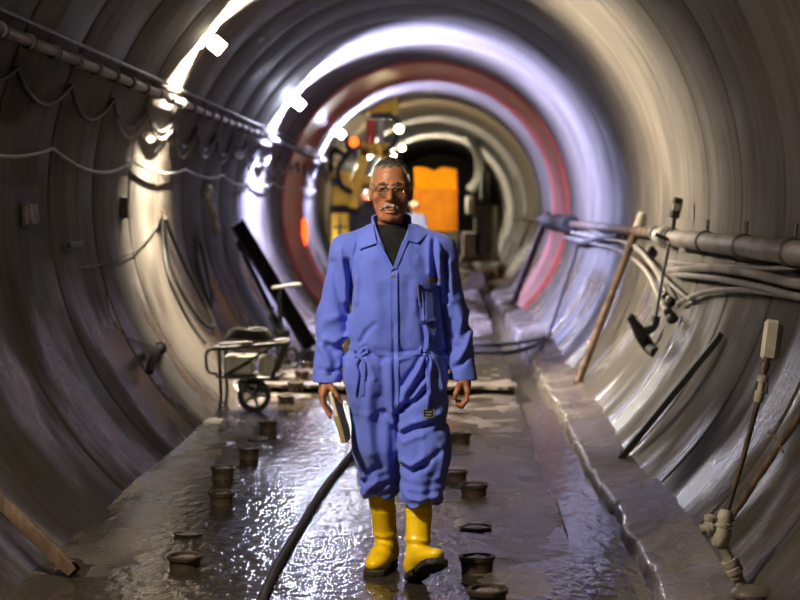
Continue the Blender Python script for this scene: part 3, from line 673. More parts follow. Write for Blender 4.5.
build('lower_pipe', MB().tube(spline([np_(722,545), np_(730,562), np_(736,574), np_(745,594), np_(748,606)], 5), .021, 14).lathe(np_(729,560), (np_(736,574)-np_(729,560)), [(.018,0),(.033,.0),(.035,.018),(.031,.03),(.034,.034),(.034,.055),(.018,.06)], 16).lathe(np_(735,574), (np_(742,590)-np_(735,574)), [(.018,0),(.028,0),(.028,.016),(.018,.02)], 14), M['silted'], t)
build('clip', MB().tube(spline([np_(727,530,-.03), np_(733,527,-.03), np_(735,521,-.02), np_(731,520,-.02)], 4), .0035, 6), M['dark'], t)
tag(build('silt_lump', MB().sphere(W(752,594,.03), .06, 9, (1.3,1.2,.55)), M['floor']), 'lump of silt at the foot of the near injection valve', 'silt lump')
# broken stick beside it
t = thing('broken_stick', 'rough broken stick leaning on the right wall behind the near valve', 'stick', W(728,522,.03))
sp = [W(730,520,.03), W(752,486,.035), W(772,456,.04), W(790,430,.035), W(818,392,.03)]
build('stick', MB().tube(spline(sp, 6), [.012+.006*random.random() for _ in range(25)], 8), M['wood'], t)
build('twig', MB().tube([W(779,443,.04), W(773,435,.06), W(768,432,.07)], .006, 6).tube([W(779,443,.04), W(783,452,.06)], .005, 6), M['wood'], t)
# ================================================================== SDF MODELLING (figures)
def v3(a): return np.array(a, dtype=np.float32)
def rc(p, a, b, ra, rb):
    a = v3(a); b = v3(b); ba = b-a; pa = p-a
    t = np.clip(pa@ba/max(float(ba@ba), 1e-9), 0, 1)
    return np.linalg.norm(pa-t[:, None]*ba, axis=1)-(ra+(rb-ra)*t)
def ell(p, c, r):
    q = (p-v3(c))/v3(r); k = np.linalg.norm(q, axis=1); return (k-1)*min(r)
def smin(a, b, k):
    h = np.clip(.5+.5*(b-a)/k, 0, 1); return b*(1-h)+a*h-k*h*(1-h)
def smax(a, b, k): return -smin(-a, -b, k)
def chain(p, pts, k=.03):
    d = None
    for (a, ra), (b, rb) in zip(pts[:-1], pts[1:]):
        e = rc(p, a, b, ra, rb); d = e if d is None else smin(d, e, k)
    return d
def loft(p, tab):   # rows: z, half width, half depth, cx, cy
    T = np.array(tab, dtype=np.float32); z = p[:, 2]
    w = np.interp(z, T[:,0], T[:,1]); dp = np.interp(z, T[:,0], T[:,2]); cx = np.interp(z, T[:,0], T[:,3]); cy = np.interp(z, T[:,0], T[:,4])
    k = (np.abs((p[:,0]-cx)/w)**2.3+np.abs((p[:,1]-cy)/dp)**2.3)**(1/2.3)
    d = (k-1)*np.minimum(w, dp)
    return np.maximum(d, np.maximum(T[0,0]-z, z-T[-1,0]))
def sdf_mesh(name, f, lo, hi, h, B=20, slack=1.3):
    lo = v3(lo); hi = v3(hi); n = np.ceil((hi-lo)/h).astype(int); nb = np.ceil(n/B).astype(int); G = nb*B+2
    ci = np.stack(np.meshgrid(*[np.arange(q) for q in nb], indexing='ij'), -1).reshape(-1, 3)
    cc = lo+(ci*B+B/2)*h
    dv = f(cc.astype(np.float32)); ci = ci[np.abs(dv) < B*h*.87*slack+.02]
    loc = np.stack(np.meshgrid(*[np.arange(B+1)]*3, indexing='ij'), -1).reshape(-1, 3)
    ids = []; pos = []; quads = []
    def gid(a): return ((a[...,0]+1)*np.int64(G[1]+2)+(a[...,1]+1))*np.int64(G[2]+2)+(a[...,2]+1)
    corners = np.array([(i,j,k) for i in (0,1) for j in (0,1) for k in (0,1)])
    edges = [(a,b) for a in range(8) for b in range(a+1, 8) if np.abs(corners[a]-corners[b]).sum() == 1]
    for c in ci:
        g0 = c*B; v = f((lo+(loc+g0)*h).astype(np.float32)).reshape(B+1, B+1, B+1); s = v < 0
        if s.all() or not s.any(): continue
        cs = np.stack([s[i:B+i, j:B+j, k:B+k] for i,j,k in corners], -1); act = cs.any(-1) & ~cs.all(-1)
        cell = np.argwhere(act)
        cv = np.stack([v[i:B+i, j:B+j, k:B+k] for i,j,k in corners], -1)[act]
        acc = np.zeros((len(cell), 3)); cnt = np.zeros(len(cell))
        for a, b in edges:
            va, vb = cv[:,a], cv[:,b]; x = (va < 0) != (vb < 0)
            t = np.where(x, va/np.where(x, va-vb, 1), 0)
            acc += np.where(x[:,None], corners[a]+t[:,None]*(corners[b]-corners[a]), 0); cnt += x
        pos.append(lo+(cell+g0+acc/cnt[:,None])*h); ids.append(gid(cell+g0))
        for ax in range(3):
            o1, o2 = (ax+1) % 3, (ax+2) % 3
            sl0 = [slice(0, B)]*3; sl1 = [slice(0, B)]*3; sl1[ax] = slice(1, B+1)
            x = s[tuple(sl0)] != s[tuple(sl1)]; e = np.argwhere(x)
            if not len(e): continue
            flip = s[tuple(sl0)][x]; e = e+g0; q = []
            for d1, d2 in ((-1,-1),(0,-1),(0,0),(-1,0)):
                w = e.copy(); w[:,o1] += d1; w[:,o2] += d2; q.append(gid(w))
            q = np.stack(q, -1); q[~flip] = q[~flip][:, ::-1]; quads.append(q)
    ids = np.concatenate(ids); pos = np.concatenate(pos); quads = np.concatenate(quads)
    o = np.argsort(ids); ids = ids[o]; pos = pos[o]
    k = np.clip(np.searchsorted(ids, quads), 0, len(ids)-1); ok = (ids[k] == quads).all(1)
    me = np_mesh(name, pos, k[ok]); smooth_mesh(me, None); return me

# ================================================================== THE WALKING MAN
MX, MY, MS = -.215, 7.0, 242.0
man = thing('person', 'grey-haired man in blue coveralls and yellow rubber boots walking with a notebook', 'person', (MX, MY, 0))
def mx(px): return (px-395)/MS
def mz(py): return CH-(py-210)/MS
TORSO = [(.70,.15,.11,.005,0),(.80,.205,.135,.008,0),(.88,.205,.14,.006,0),(.93,.207,.135,.004,0),(1.0,.203,.14,.002,0),(1.10,.193,.14,-.002,0),(1.22,.185,.138,-.006,.005),(1.32,.178,.125,-.008,.01),(1.38,.15,.108,-.01,.012),(1.43,.098,.088,-.012,.012),(1.47,.072,.075,-.014,.01)]
SHL, SHR = (-.188,.012,1.332), (.176,.012,1.332)
ARML = [(SHL,.076),((-.256,.035,1.07),.066),((-.279,-.03,.80),.060)]
ARMR = [(SHR,.074),((.246,.04,1.06),.061),((.281,-.02,.80),.057)]
LEGL = [((-.092,.0,.86),.116),((-.074,.0,.54),.092),((-.058,.085,.285),.081)]
LEGR = [((.105,-.005,.86),.118),((.122,-.085,.52),.099),((.107,-.150,.28),.083)]
# folds traced on the cloth: points in photo pixels, width in px, height in metres (minus = crease)
FOLDS = [
 ([(349,262),(352,285),(350,310)],4,-.012),([(341,250),(346,275),(347,300)],4,.007),([(356,262),(358,280),(356,300)],4,.006),
 ([(334,262),(338,290),(345,318)],4,-.006),([(330,346),(338,348),(348,342)],5,-.010),([(326,338),(336,341),(345,336)],4,.006),([(333,352),(336,362),(331,372)],4,-.007),
 ([(320,345),(328,354),(333,366)],3.5,.006),([(318,330),(326,320),(340,316)],5,.005),([(322,368),(332,371),(342,368)],3,-.004),
 ([(439,244),(440,262),(441,282)],3.2,.009),([(445,255),(446,275),(447,300)],3.5,-.012),([(434,242),(434,262),(436,280)],3,-.006),([(450,262),(451,280),(452,300)],3.5,.006),
 ([(430,235),(429,255),(430,272)],3,.004),
 ([(456,300),(462,320),(460,340)],4,.006),([(470,318),(462,334),(455,350)],4,-.008),([(472,332),(466,346),(458,358)],3.5,.007),([(452,320),(455,336),(450,350)],3.5,-.006),([(470,352),(463,362),(455,366)],3,-.006),
 ([(372,262),(378,300),(376,340)],7,.004),([(410,280),(408,310),(404,345)],6,-.004),([(420,300),(424,325),(426,346)],3,-.006),([(424,318),(429,334),(427,347)],3,.006),
 ([(366,345),(374,352),(382,358)],3,-.007),([(364,352),(372,362),(376,375)],3.2,.006),([(368,348),(380,350),(390,350)],3,.004),([(362,340),(368,330),(376,322)],3,-.005),
 ([(426,351),(420,366),(408,385),(400,400)],4,.011),([(423,352),(414,366),(404,380)],3,-.009),([(429,352),(424,372),(412,392),(402,408)],3.5,-.010),([(431,352),(432,375),(428,398)],3.5,.007),
 ([(434,352),(440,368),(444,385)],3.5,.006),([(437,350),(444,360),(449,372)],3,-.006),([(420,350),(408,354),(400,356)],3,.006),([(424,380),(414,392),(406,398)],3.2,.009),([(427,386),(416,398),(408,402)],3,-.012),
 ([(384,356),(384,380),(386,410)],4,-.005),([(390,360),(392,390),(394,420)],4,.006),
 ([(402,424),(412,418),(428,414),(440,410)],3.5,.009),([(403,431),(414,425),(432,420)],3,-.008),([(404,438),(415,432),(424,430)],3,.005),
 ([(438,426),(446,420),(451,415)],4,-.006),([(404,462),(412,467),(422,460)],3.2,-.011),([(403,455),(412,459),(424,451)],3.2,.010),([(424,462),(432,452),(440,446)],3.5,-.008),([(420,470),(423,480),(422,495)],5,.006),([(432,470),(430,485),(431,496)],4,-.007),([(442,440),(444,455),(440,470)],4,.006),
 ([(404,486),(412,490),(424,491),(438,488)],3.5,.008),
 ([(372,380),(368,420),(372,450)],6,.006),([(380,395),(378,430),(382,465)],5,-.006),([(388,420),(388,450),(390,475)],5,.006),([(360,410),(362,440),(366,470)],5,-.005),([(364,494),(371,486),(377,480)],4,.010),([(364,484),(370,476),(374,468)],4,-.008),
 ([(398,412),(399,440),(399,470)],2.6,-.003),([(395,270),(395,350),(396,412)],1.2,-.003),
]
_FS = []
for pts, w, a in FOLDS:
    for (x1,y1),(x2,y2) in zip(pts[:-1], pts[1:]): pass
    _FS.append(([(mx(x), mz(y)) for x, y in pts], w/MS, a))
def folds(p):
    x, z = p[:,0], p[:,2]; out = np.zeros(len(p), dtype=np.float32)
    bb = (x.min(), x.max(), z.min(), z.max())
    for pts, w, a in _FS:
        X = [q[0] for q in pts]; Z = [q[1] for q in pts]; m = w*3
        if bb[1] < min(X)-m or bb[0] > max(X)+m or bb[3] < min(Z)-m or bb[2] > max(Z)+m: continue
        dm = None
        for (x1,z1),(x2,z2) in zip(pts[:-1], pts[1:]):
            dx, dz = x2-x1, z2-z1; t = np.clip(((x-x1)*dx+(z-z1)*dz)/(dx*dx+dz*dz), 0, 1)
            e = (x-x1-t*dx)**2+(z-z1-t*dz)**2; dm = e if dm is None else np.minimum(dm, e)
        out += 1.9*a*np.exp(-dm/(w*w*.8))
    return out*np.clip((.09-p[:,1])/.07, 0, 1)
def V_open(p):   # neck opening of the coverall: negative inside
    x, z = p[:,0], p[:,2]
    xl, xr, xb, zt, zb = mx(375.5), mx(410.5), mx(394), mz(226), mz(268)
    k = np.clip((z-zb)/(zt-zb), -.2, 1.6)
    half = k*(xr-xl)/2*.93; cx = xb+(((xl+xr)/2)-xb)*np.clip(k, 0, 1)
    d = (np.abs(x-cx)-half)*.75
    return np.maximum(np.maximum(d, p[:,1]-.0), zb-z)
def garment(p, wr=True):
    t = loft(p, TORSO)
    for S, sx in ((SHL,-1),(SHR,1)): t = smin(t, rc(p, (sx*.07-.006,.014,1.402), S, .056, .076), .04)
    al = chain(p, ARML, .03); ar = chain(p, ARMR, .03)
    ll = chain(p, LEGL, .05); lr = chain(p, LEGR, .05)
    legs = smin(ll, lr, .03)
    body = smin(t, legs, .05)
    body = body+.012*np.exp(-((p[:,2]-mz(350))/.014)**2)     # drawn-in waist
    up = np.clip((p[:,2]-1.12)/.16, 0, 1)
    d = np.where(up > 0, smin(body, np.minimum(al, ar), .006+.03*up), np.minimum(body, np.minimum(al, ar)))
    if wr:
        d = d-folds(p)
        d = d-.0045*fbm(p[:,0]*13, p[:,1]*13, p[:,2]*6, 2)-.0026*vnoise(p[:,0]*40, p[:,1]*40, p[:,2]*22)
        # horizontal bunching near hems and elbows
        d = d-.004*np.sin(p[:,2]*150+5*vnoise(p[:,0]*8, p[:,1]*8, p[:,2]*4))*np.exp(-((p[:,2]-.37)/.06)**2)
    return d
def plane(p, o, n): return (p-v3(o))@v3(Vector(n).normalized())
def coverall(p):
    d = garment(p)
    stand = np.maximum(np.abs(np.hypot((p[:,0]+.014)*.95, p[:,1]-.012)-.074)-.0045, np.abs(p[:,2]-1.438-.25*(p[:,1]))-.042)
    d = np.maximum(d, p[:,2]-1.452)
    d = smin(d, stand, .008)
    d = np.maximum(d, -V_open(p))
    d = np.maximum(d, -np.maximum(np.hypot(p[:,0]+.015, p[:,1]-.008)-.067, 1.39-p[:,2]))    # neck hole
    # sleeve ends: flat cut and hollow
    for Ar, cz in ((ARML, mz(381)), (ARMR, mz(379))):
        (b, rb), (c, r_) = Ar[1], Ar[2]; sx = 1 if c[0] > 0 else -1
        near = np.abs(p[:,0]-c[0])+np.abs(p[:,1]-c[1]) < .2
        cut = np.maximum(cz-.004*sx+.07*sx*(p[:,0]-c[0])*0-p[:,2], .0) 
        inner = rc(p, b, c, rb-.022, r_-.014); inner = np.maximum(inner, p[:,2]-(cz+.035))
        isarm = (p[:,0]*sx > .215) & (p[:,2] < .95) & (rc(p, b, c, rb, r_) < .03)
        d = np.where(isarm, np.maximum(np.maximum(d, cz-p[:,2]), -inner), d)
    for Lg, cz in ((LEGL, mz(500)+.014), (LEGR, mz(503)+.030)):
        (b, rb), (c, r_) = Lg[1], Lg[2]; sx = 1 if c[0] > 0 else -1
        inner = rc(p, b, c, rb-.03, r_-.012); inner = np.maximum(inner, p[:,2]-(cz+.035))
        isl = ((p[:,0]-.022)*sx > 0) & (p[:,2] < .5)
        tilt = cz+.10*(p[:,1]-c[1])+.012*np.sin(p[:,0]*60)
        d = np.where(isl, np.maximum(np.maximum(d, tilt-p[:,2]), -inner), d)
    return d
me = sdf_mesh('coverall', coverall, (-.40,-.34,.24), (.40,.26,1.50), .005)
cov = link('coverall', me, M['cloth'], man); tag(cov, 'blue cotton coverall drawn in at the waist')
def surf_y(x, z, g=garment):
    x = np.atleast_1d(np.asarray(x, dtype=np.float32)); z = np.atleast_1d(np.asarray(z, dtype=np.float32))
    best = np.full(x.shape, .05, dtype=np.float32); done = np.zeros(x.shape, bool)
    for y in np.arange(-.30, .12, .014):
        d = g(np.stack([x, np.full_like(x, y), z], -1)); hit = (d < 0) & ~done; best[hit] = y; done |= hit
    a = best-.014; b = best.copy()
    for _ in range(5):
        m = (a+b)/2; i = g(np.stack([x, m, z], -1)) < 0; b = np.where(i, m, b); a = np.where(i, a, m)
    return np.where(done, b, best)
def patch(name, c4, mat, parent, nu=10, nv=10, off=(.006,.006,.006,.006), thick=.004, curve=0.0):
    # c4: four corners in photo pixels (top-left, top-right, bottom-right, bottom-left), draped on the cloth
    u, v = np.meshgrid(np.linspace(0,1,nu), np.linspace(0,1,nv), indexing='xy')
    bl = lambda a: (1-v)*((1-u)*a[0]+u*a[1])+v*((1-u)*a[3]+u*a[2])
    X = mx(bl([c[0] for c in c4])); Z = mz(bl([c[1] for c in c4])); O = bl(off)
    Yf = surf_y(X.ravel(), Z.ravel()).reshape(X.shape)-O; n = X.size
    Fv = np.stack([X, Yf, Z], -1).reshape(-1,3); Bv = Fv+np.array([0,thick,0]); i = np.arange(n).reshape(X.shape)
    Q = [tuple(q) for q in np.stack([i[:-1,:-1], i[1:,:-1], i[1:,1:], i[:-1,1:]], -1).reshape(-1,4)]
    mb = MB(); fs = Q+[tuple(k+n for k in q[::-1]) for q in Q]
    rim = list(i[0,:-1])+list(i[:-1,-1])+list(i[-1,:0:-1])+list(i[:0:-1,0])
    fs += [(rim[k], rim[(k+1) % len(rim)], rim[(k+1) % len(rim)]+n, rim[k]+n) for k in range(len(rim))]
    mb.add([Vector((float(a)+MX, float(b)+MY, float(c))) for a,b,c in np.concatenate([Fv,Bv])], [tuple(int(k) for k in f) for f in fs])
    return build(name, mb, mat, parent, ang=50)
# collar wings, lapel edges, placket, pocket, label, ties
patch('collar', [(358,234),(374,224),(378,242.5),(360.5,248.5)], M['cloth'], cov, 12, 12, (.006,.010,.013,.014), .005)
patch('collar', [(409,224),(428,233),(418,242.5),(407.5,239.5)], M['cloth'], cov, 12, 12, (.010,.006,.013,.013), .005)
patch('lapel', [(376,241),(380,240),(395,267),(392,270)], M['cloth2'], cov, 5, 12, (.006,.009,.008,.004), .006)
patch('lapel', [(403,240),(409,240),(397.5,268),(394,267)], M['cloth'], cov, 5, 12, (.011,.007,.005,.008), .005)
patch('placket', [(391.5,270),(399,270),(400.5,412),(393.5,412)], M['cloth'], cov, 4, 50, (.0045,)*4, .004)
pk = patch('breast_pocket', [(417.5,283),(440.5,281.5),(441,318),(421,320)], M['cloth'], cov, 14, 16, (.010,)*4, .005)
patch('pocket_hem', [(417.5,283),(440.5,281.5),(440.5,286),(417.8,287.5)], M['cloth2'], pk, 14, 4, (.013,)*4, .004)
patch('pen_slot', [(416.5,283),(423,282.5),(425,318),(421,319)], M['cloth2'], cov, 5, 14, (.015,)*4, .005)
lb = patch('label_patch', [(423.5,404),(435,404.5),(435,413),(423.5,412.5)], M['palecable'], cov, 6, 6, (.006,)*4, .003)
patch('label_field', [(424.6,405.2),(433.9,405.6),(433.9,411.9),(424.6,411.5)], M['sweater'], lb, 6, 6, (.0068,)*4, .002)
patch('label_line', [(425.8,406.6),(432.4,406.9),(432.4,408.0),(425.8,407.7)], M['palecable'], lb, 5, 3, (.0076,)*4, .002)
patch('label_line', [(426.2,409.2),(431.6,409.4),(431.6,410.5),(426.2,410.3)], M['palecable'], lb, 5, 3, (.0076,)*4, .002)
patch('waistband', [(358,347),(394,349.5),(394,353.5),(358,352)], M['cloth'], cov, 20, 4, (.002,.004,.004,.002), .004)
patch('waistband', [(398,349.5),(446,345),(446,349.5),(398,353.5)], M['cloth'], cov, 24, 4, (.004,.003,.003,.004), .004)
patch('side_pocket', [(363,356),(366,356),(366,392),(362,393)], M['cloth2'], cov, 3, 14, (.005,)*4, .004)
def tie(px_pts, r, mat, off=.008, parent=cov, name='waist_tie'):
    pts = spline([(x,y,0) for x,y in px_pts], 5); X = np.array([mx(q[0]) for q in pts]); Z = np.array([mz(q[1]) for q in pts]); Yv = surf_y(X, Z)-off
    return build(name, MB().tube([Vector((float(a)+MX, float(b)+MY, float(c))) for a,b,c in zip(X,Yv,Z)], r, 7), mat, parent)
tie([(362,354),(358,362),(360,372),(357,392)], .006, M['cloth2']); tie([(361,353),(366,360),(366,376)], .006, M['cloth'])
tie([(361,351),(367,345),(369,350),(362,353)], .006, M['cloth']); tie([(362,352),(357,347),(356,353),(361,354)], .006, M['cloth'])
tie([(428,350),(427,365),(429,382),(428,403)], .0065, M['cloth']); tie([(429,350),(432,360),(430,372),(431,390)], .005, M['cloth2']); tie([(426,349),(422,345),(421,351),(427,352)], .006, M['cloth'])
tie([(398.6,272),(398.8,300),(399.3,340),(400,410)], .0014, M['seam'], .0065, cov, 'seam')
tie([(418,284),(419.5,300),(421.3,319),(431,319),(440.6,317.5),(440.4,300),(440.2,283)], .0014, M['seam'], .0105, cov, 'seam')
tie([(418,288),(429,287.2),(440,286.5)], .0011, M['seam'], .0135, cov, 'seam')
tie([(357,240),(353,262),(352,285)], .0016, M['cloth2'], .002, cov, 'seam')
tie([(438,240),(443,258),(446,280)], .0016, M['cloth2'], .002, cov, 'seam')
sy = float(surf_y(mx(394), mz(275))[0])
build('button', MB().lathe((mx(394)+MX, MY+sy-.004, mz(275)), (0,-1,0), [(0,-.004),(.0085,-.004),(.0085,.003),(.006,.005),(0,.004)], 14), M['galv'], cov)
# sweater
def sweater(p):
    d = loft(p, TORSO)+.014
    col_ = rc(p, (-.014,.008,1.37), (-.016,.004,1.447), .066, .060)
    col_ = np.maximum(col_, p[:,2]-1.457-.12*p[:,1])-.002*np.sin((p[:,2])*210)*np.exp(-((p[:,2]-1.425)/.03)**2)
    d = smin(np.maximum(d, p[:,2]-1.425), col_, .02)
    d = np.maximum(d, 1.18-p[:,2])
    return np.maximum(d, -np.maximum(np.hypot(p[:,0]+.016, p[:,1]-.006)-.054, 1.43-p[:,2]))-.0015*fbm(p[:,0]*20, p[:,1]*20, p[:,2]*14, 2)
link('sweater', sdf_mesh('sweater', sweater, (-.22,-.2,1.16), (.22,.2,1.50), .005), M['sweater'], man)

# body: one continuous skin (head, neck, trunk, arms, hands, legs)
HX = -.017
def head(p0):
    p = p0-v3((HX,0,0)); ax = np.abs(p[:,0]); q = p.copy(); q[:,0] = ax
    d = ell(p, (0,.016,1.633), (.0755,.096,.090))
    d = smin(d, ell(p, (0,-.018,1.575), (.066,.072,.088)), .03)
    d = smin(d, ell(p, (0,-.018,1.515), (.053,.062,.052)), .03)
    d = smin(d, rc(q, (.0,-.064,1.482), (.022,-.056,1.485), .022, .018), .025)      # chin
    d = smin(d, rc(q, (.050,.005,1.54), (.026,-.045,1.490), .015, .015), .03)         # jaw line
    d = smin(d, ell(q, (.046,-.058,1.566), (.024,.02,.020)), .02)                     # cheekbone
    d = smin(d, rc(q, (.010,-.083,1.613), (.050,-.066,1.613), .010, .011), .018)      # brow ridge
    d = smax(d, -ell(q, (.031,-.100,1.597), (.020,.022,.0135)), .014)                 # sockets
    d = smax(d, -ell(q, (.044,-.088,1.530), (.016,.018,.026)), .02)                   # hollow cheeks
    d = smin(d, rc(p, (0,-.080,1.606), (0,-.112,1.556), .0085, .0125), .012)          # nose
    d = smin(d, ell(q, (.013,-.096,1.552), (.0095,.012,.0085)), .007)
    d = smax(d, -ell(q, (.0075,-.106,1.5425), (.0036,.006,.004)), .003)
    d = smin(d, ell(p, (0,-.079,1.517), (.032,.016,.020)), .014)                      # mouth mound
    d = smin(d, ell(p, (0,-.094,1.5125), (.022,.0065,.0045)), .004)
    d = smin(d, ell(p, (0,-.092,1.5005), (.020,.007,.0055)), .004)
    d = smax(d, -ell(p, (0,-.100,1.5062), (.024,.007,.0018)), .003)
    d = smin(d, rc(q, (.017,-.0870,1.6025), (.045,-.0790,1.6000), .0042, .0042), .004)   # upper lids
    d = smin(d, rc(q, (.018,-.0850,1.5890), (.044,-.0780,1.5900), .0032, .0032), .005)   # lower lids
    d = smax(d, -rc(q, (.020,-.094,1.578), (.036,-.086,1.573), .0025, .0025), .006)
    d = smax(d, -rc(q, (.019,-.098,1.548), (.036,-.084,1.518), .003, .003), .008)        # cheek fold
    d = smax(d, -rc(p, (-.004,-.103,1.622), (-.004,-.1,1.607), .0022, .0022), .004)
    d = smax(d, -rc(p, (.005,-.103,1.622), (.005,-.1,1.607), .0022, .0022), .004)
    for zz in (1.648, 1.664): d = d+.0012*np.exp(-((p[:,2]-zz-.004*np.cos(p[:,0]*40))/.0022)**2)*(p[:,1] < -.05)*(ax < .045)
    # ears
    e = ell(q, (.082,.012,1.588), (.010,.021,.033)); e = smin(e, ell(q, (.080,.006,1.562), (.008,.010,.012)), .01)
    e = smax(e, -ell(q, (.092,.006,1.590), (.009,.010,.018)), .006); d = smin(d, e, .008)
    d = smin(d, rc(p, (0,.02,1.36), (0,.008,1.52), .054, .052), .02)
    return d
def hand(p, wrist, palm, fingers, thumb):
    d = chain(p, [(wrist,.026),(palm[0],.026),(palm[1],.024)], .015)
    for a, b in palm[2]: d = smin(d, rc(p, a, b, .0145, .0125), .010)
    for fg in fingers: d = smin(d, chain(p, fg, .004), .0045)
    return smin(d, chain(p, thumb, .006), .010)
def fing(k, m1, m2, t, r=.0092): return [(k, r+.001), (m1, r), (m2, r-.0008), (t, r-.0018)]
# his right hand (photo left): fingers on the outer side of the notebook, thumb on the inner side
FL = [fing((-.295,y,z0), (-.291,y-.006,z0-.036), (-.277,y-.008,z0-.062), (-.262,y-.008,z0-.062-l)) for y,z0,l in ((-.088,.752,.020),(-.067,.748,.026),(-.046,.750,.022),(-.027,.757,.012))]
def hand_l(p): return hand(p, (-.280,-.03,.86), ((-.282,-.05,.805),(-.288,-.058,.765),[((-.283,-.05+dy*.4,.80),(-.294,-.058+dy,.755)) for dy in (-.028,-.010,.011,.030)]), FL,
                           [((-.272,-.062,.800),.015),((-.252,-.098,.778),.0125),((-.234,-.104,.750),.0105),((-.2175,-.098,.728),.0085)])
FR = [fing((.300,y,z0), (.296,y-.006,z0-.034), (.276,y-.010,z0-.052-l), (.256,y-.010,z0-.046-l)) for y,z0,l in ((-.080,.768,.004),(-.060,.764,.008),(-.040,.766,.004),(-.022,.772,.0))]
def hand_r(p): return hand(p, (.281,-.02,.86), ((.285,-.04,.81),(.292,-.05,.775),[((.287,-.045+dy*.4,.81),(.299,-.05+dy,.768)) for dy in (-.028,-.010,.010,.028)]), FR,
                           [((.276,-.055,.805),.015),((.262,-.088,.785),.0122),((.252,-.096,.762),.0105),((.247,-.092,.742),.0085)])
_q = Matrix.Rotation(.34, 3, 'Z') @ Matrix.Rotation(.13, 3, 'Y') @ Matrix.Rotation(-.42, 3, 'X') @ Vector((0, -.012-math.tan(.12)*.27, .33))
SHAFT_R = (.098+_q.x, -.210+_q.y, .030+_q.z)
def body(p):
    d = head(p)
    t = loft(p, TORSO)+.03
    t = np.maximum(t, p[:,2]-1.40)
    for S, sx in ((SHL,-1),(SHR,1)): t = smin(t, rc(p, (sx*.06,.014,1.36), S, .035, .042), .03)
    d = smin(d, t, .03)
    for Ar in (ARML, ARMR): d = smin(d, chain(p, [(Ar[0][0],.042),(Ar[1][0],.034),((Ar[2][0][0], Ar[2][0][1], .83),.025)], .02), .015)
    d = np.minimum(d, 9)
    for Lg, tp, ank in ((LEGL, (-.058,.075,.33), (-.042,.15,.10)), (LEGR, SHAFT_R, (.100,-.185,.11))): d = smin(d, chain(p, [(Lg[0][0],.078),(Lg[1][0],.050),(tp,.034),(ank,.026)], .03), .02)
    d = smin(d, hand_l(p), .008); return smin(d, hand_r(p), .008)
bme = sdf_mesh('body', body, (-.36,-.30,.06), (.36,.20,1.76), .0033, B=20)
link('body', bme, M['skin'], man)
# hair
def hairf(p):
    q = p-v3((HX,0,0)); x, y, z = q[:,0], q[:,1], q[:,2]
    d = ell(q, (0,.016,1.633), (.0755,.096,.090))-.0045
    d = smin(d, ell(q, (0,.02,1.60), (.073,.088,.075))-.003, .02)
    d = d-.003*vnoise(x*60, y*25, z*40)-.002*vnoise(x*160, y*60, z*120)
    line = 1.689-.10*np.clip((np.abs(x)-.02)/.05, 0, 1)*0-.75*np.clip(y+.072, -.02, .035)-1.1*np.clip(y+.037, 0, .2)+.012*vnoise(x*70, y*50, z*0)
    line = np.maximum(line, 1.50); line = line+.016*np.exp(-((np.abs(x)-.042)/.014)**2)*(y < -.03)
    d = smax(d, line-z, .005)
    sb = rc(np.stack([np.abs(x), y, z], -1), (.0745,-.022,1.645), (.0745,-.016,1.585), .009, .005)-.0015*vnoise(x*160, y*60, z*120)
    return smin(d, sb, .006)
link('hair', sdf_mesh('hair', hairf, (-.13,-.12,1.46), (.10,.15,1.76), .003), M['hair'], man)
def mous(p):
    q = p-v3((HX,0,0)); q[:,0] = np.abs(q[:,0])
    return chain(q, [((0,-.1005,1.5275),.0048),((.014,-.099,1.5255),.0066),((.029,-.089,1.519),.0052),((.040,-.076,1.512),.0026)], .006)-.0016*vnoise(q[:,0]*300, q[:,1]*200, q[:,2]*90)
tag(link('moustache', sdf_mesh('moustache', mous, (-.07,-.13,1.49), (.035,-.06,1.56), .0018), M['mous'], man), 'clipped grey white moustache')
for s in (-1, 1):
    def brow(p, s=s):
        q = p-v3((HX,0,0)); q[:,0] *= s
        return chain(q, [((.010,-.0940,1.6135),.0042),((.028,-.0915,1.6190),.0058),((.051,-.0760,1.6150),.0030)], .004)-.0012*vnoise(q[:,0]*160, q[:,1]*160, q[:,2]*260)
    link('eyebrow', sdf_mesh('eyebrow', brow, (HX-.065,-.11,1.60), (HX+.065,-.06,1.64), .0018), M['brow'], man)
    ec = Vector((MX+HX+s*.031, MY-.0745, 1.5965)); eb = build('eyeball', MB().sphere(ec, .0122, 10), M['eye'], man, ang=None)
    build('iris', MB().sphere(ec+Vector((.0, -.0070, -.001)), .0072, 8, (1,.85,1)), M['iris'], eb, ang=None)
# spectacles
gl = build('spectacles', MB(), M['gold'], man) if False else None
g = MB(); GY0 = -.104
for s in (-1, 1):
    c = Vector((MX+HX+s*.032, MY+GY0, 1.590))
    g.tube([c+Vector((.0245*math.cos(t)*(1), .010*(s*math.cos(t)*.5+.35)*abs(math.cos(t))*(1 if s*math.cos(t) > 0 else .1), .0205*math.sin(t)-.002*math.cos(2*t))) for t in np.linspace(0, 2*math.pi, 28, endpoint=False)], .0016, 6, closed=True)
    g.tube(spline([c+Vector((s*.0245,.008,.006)), c+Vector((s*.044,.03,.010)), c+Vector((s*.0535,.075,.010)), c+Vector((s*.054,.118,.006)), c+Vector((s*.053,.135,-.012))], 5), .0016, 6)
g.tube(spline([Vector((MX+HX-.0085, MY+GY0-.001, 1.594)), Vector((MX+HX, MY+GY0-.006, 1.598)), Vector((MX+HX+.0085, MY+GY0-.001, 1.594))], 5), .0016, 6)
gl = build('spectacles', g, M['gold'], man); tag(gl, 'thin metal framed spectacles')
for s in (-1, 1):
    c = Vector((MX+HX+s*.032, MY+GY0+.001, 1.590))
    build('lens', MB().lathe(c, (s*.12,-1,0), [(0,0),(.012,-.0004),(.0205,-.0015),(.0205,-.0025),(.012,-.0016),(0,-.0012)], 24), M['glass'], gl)
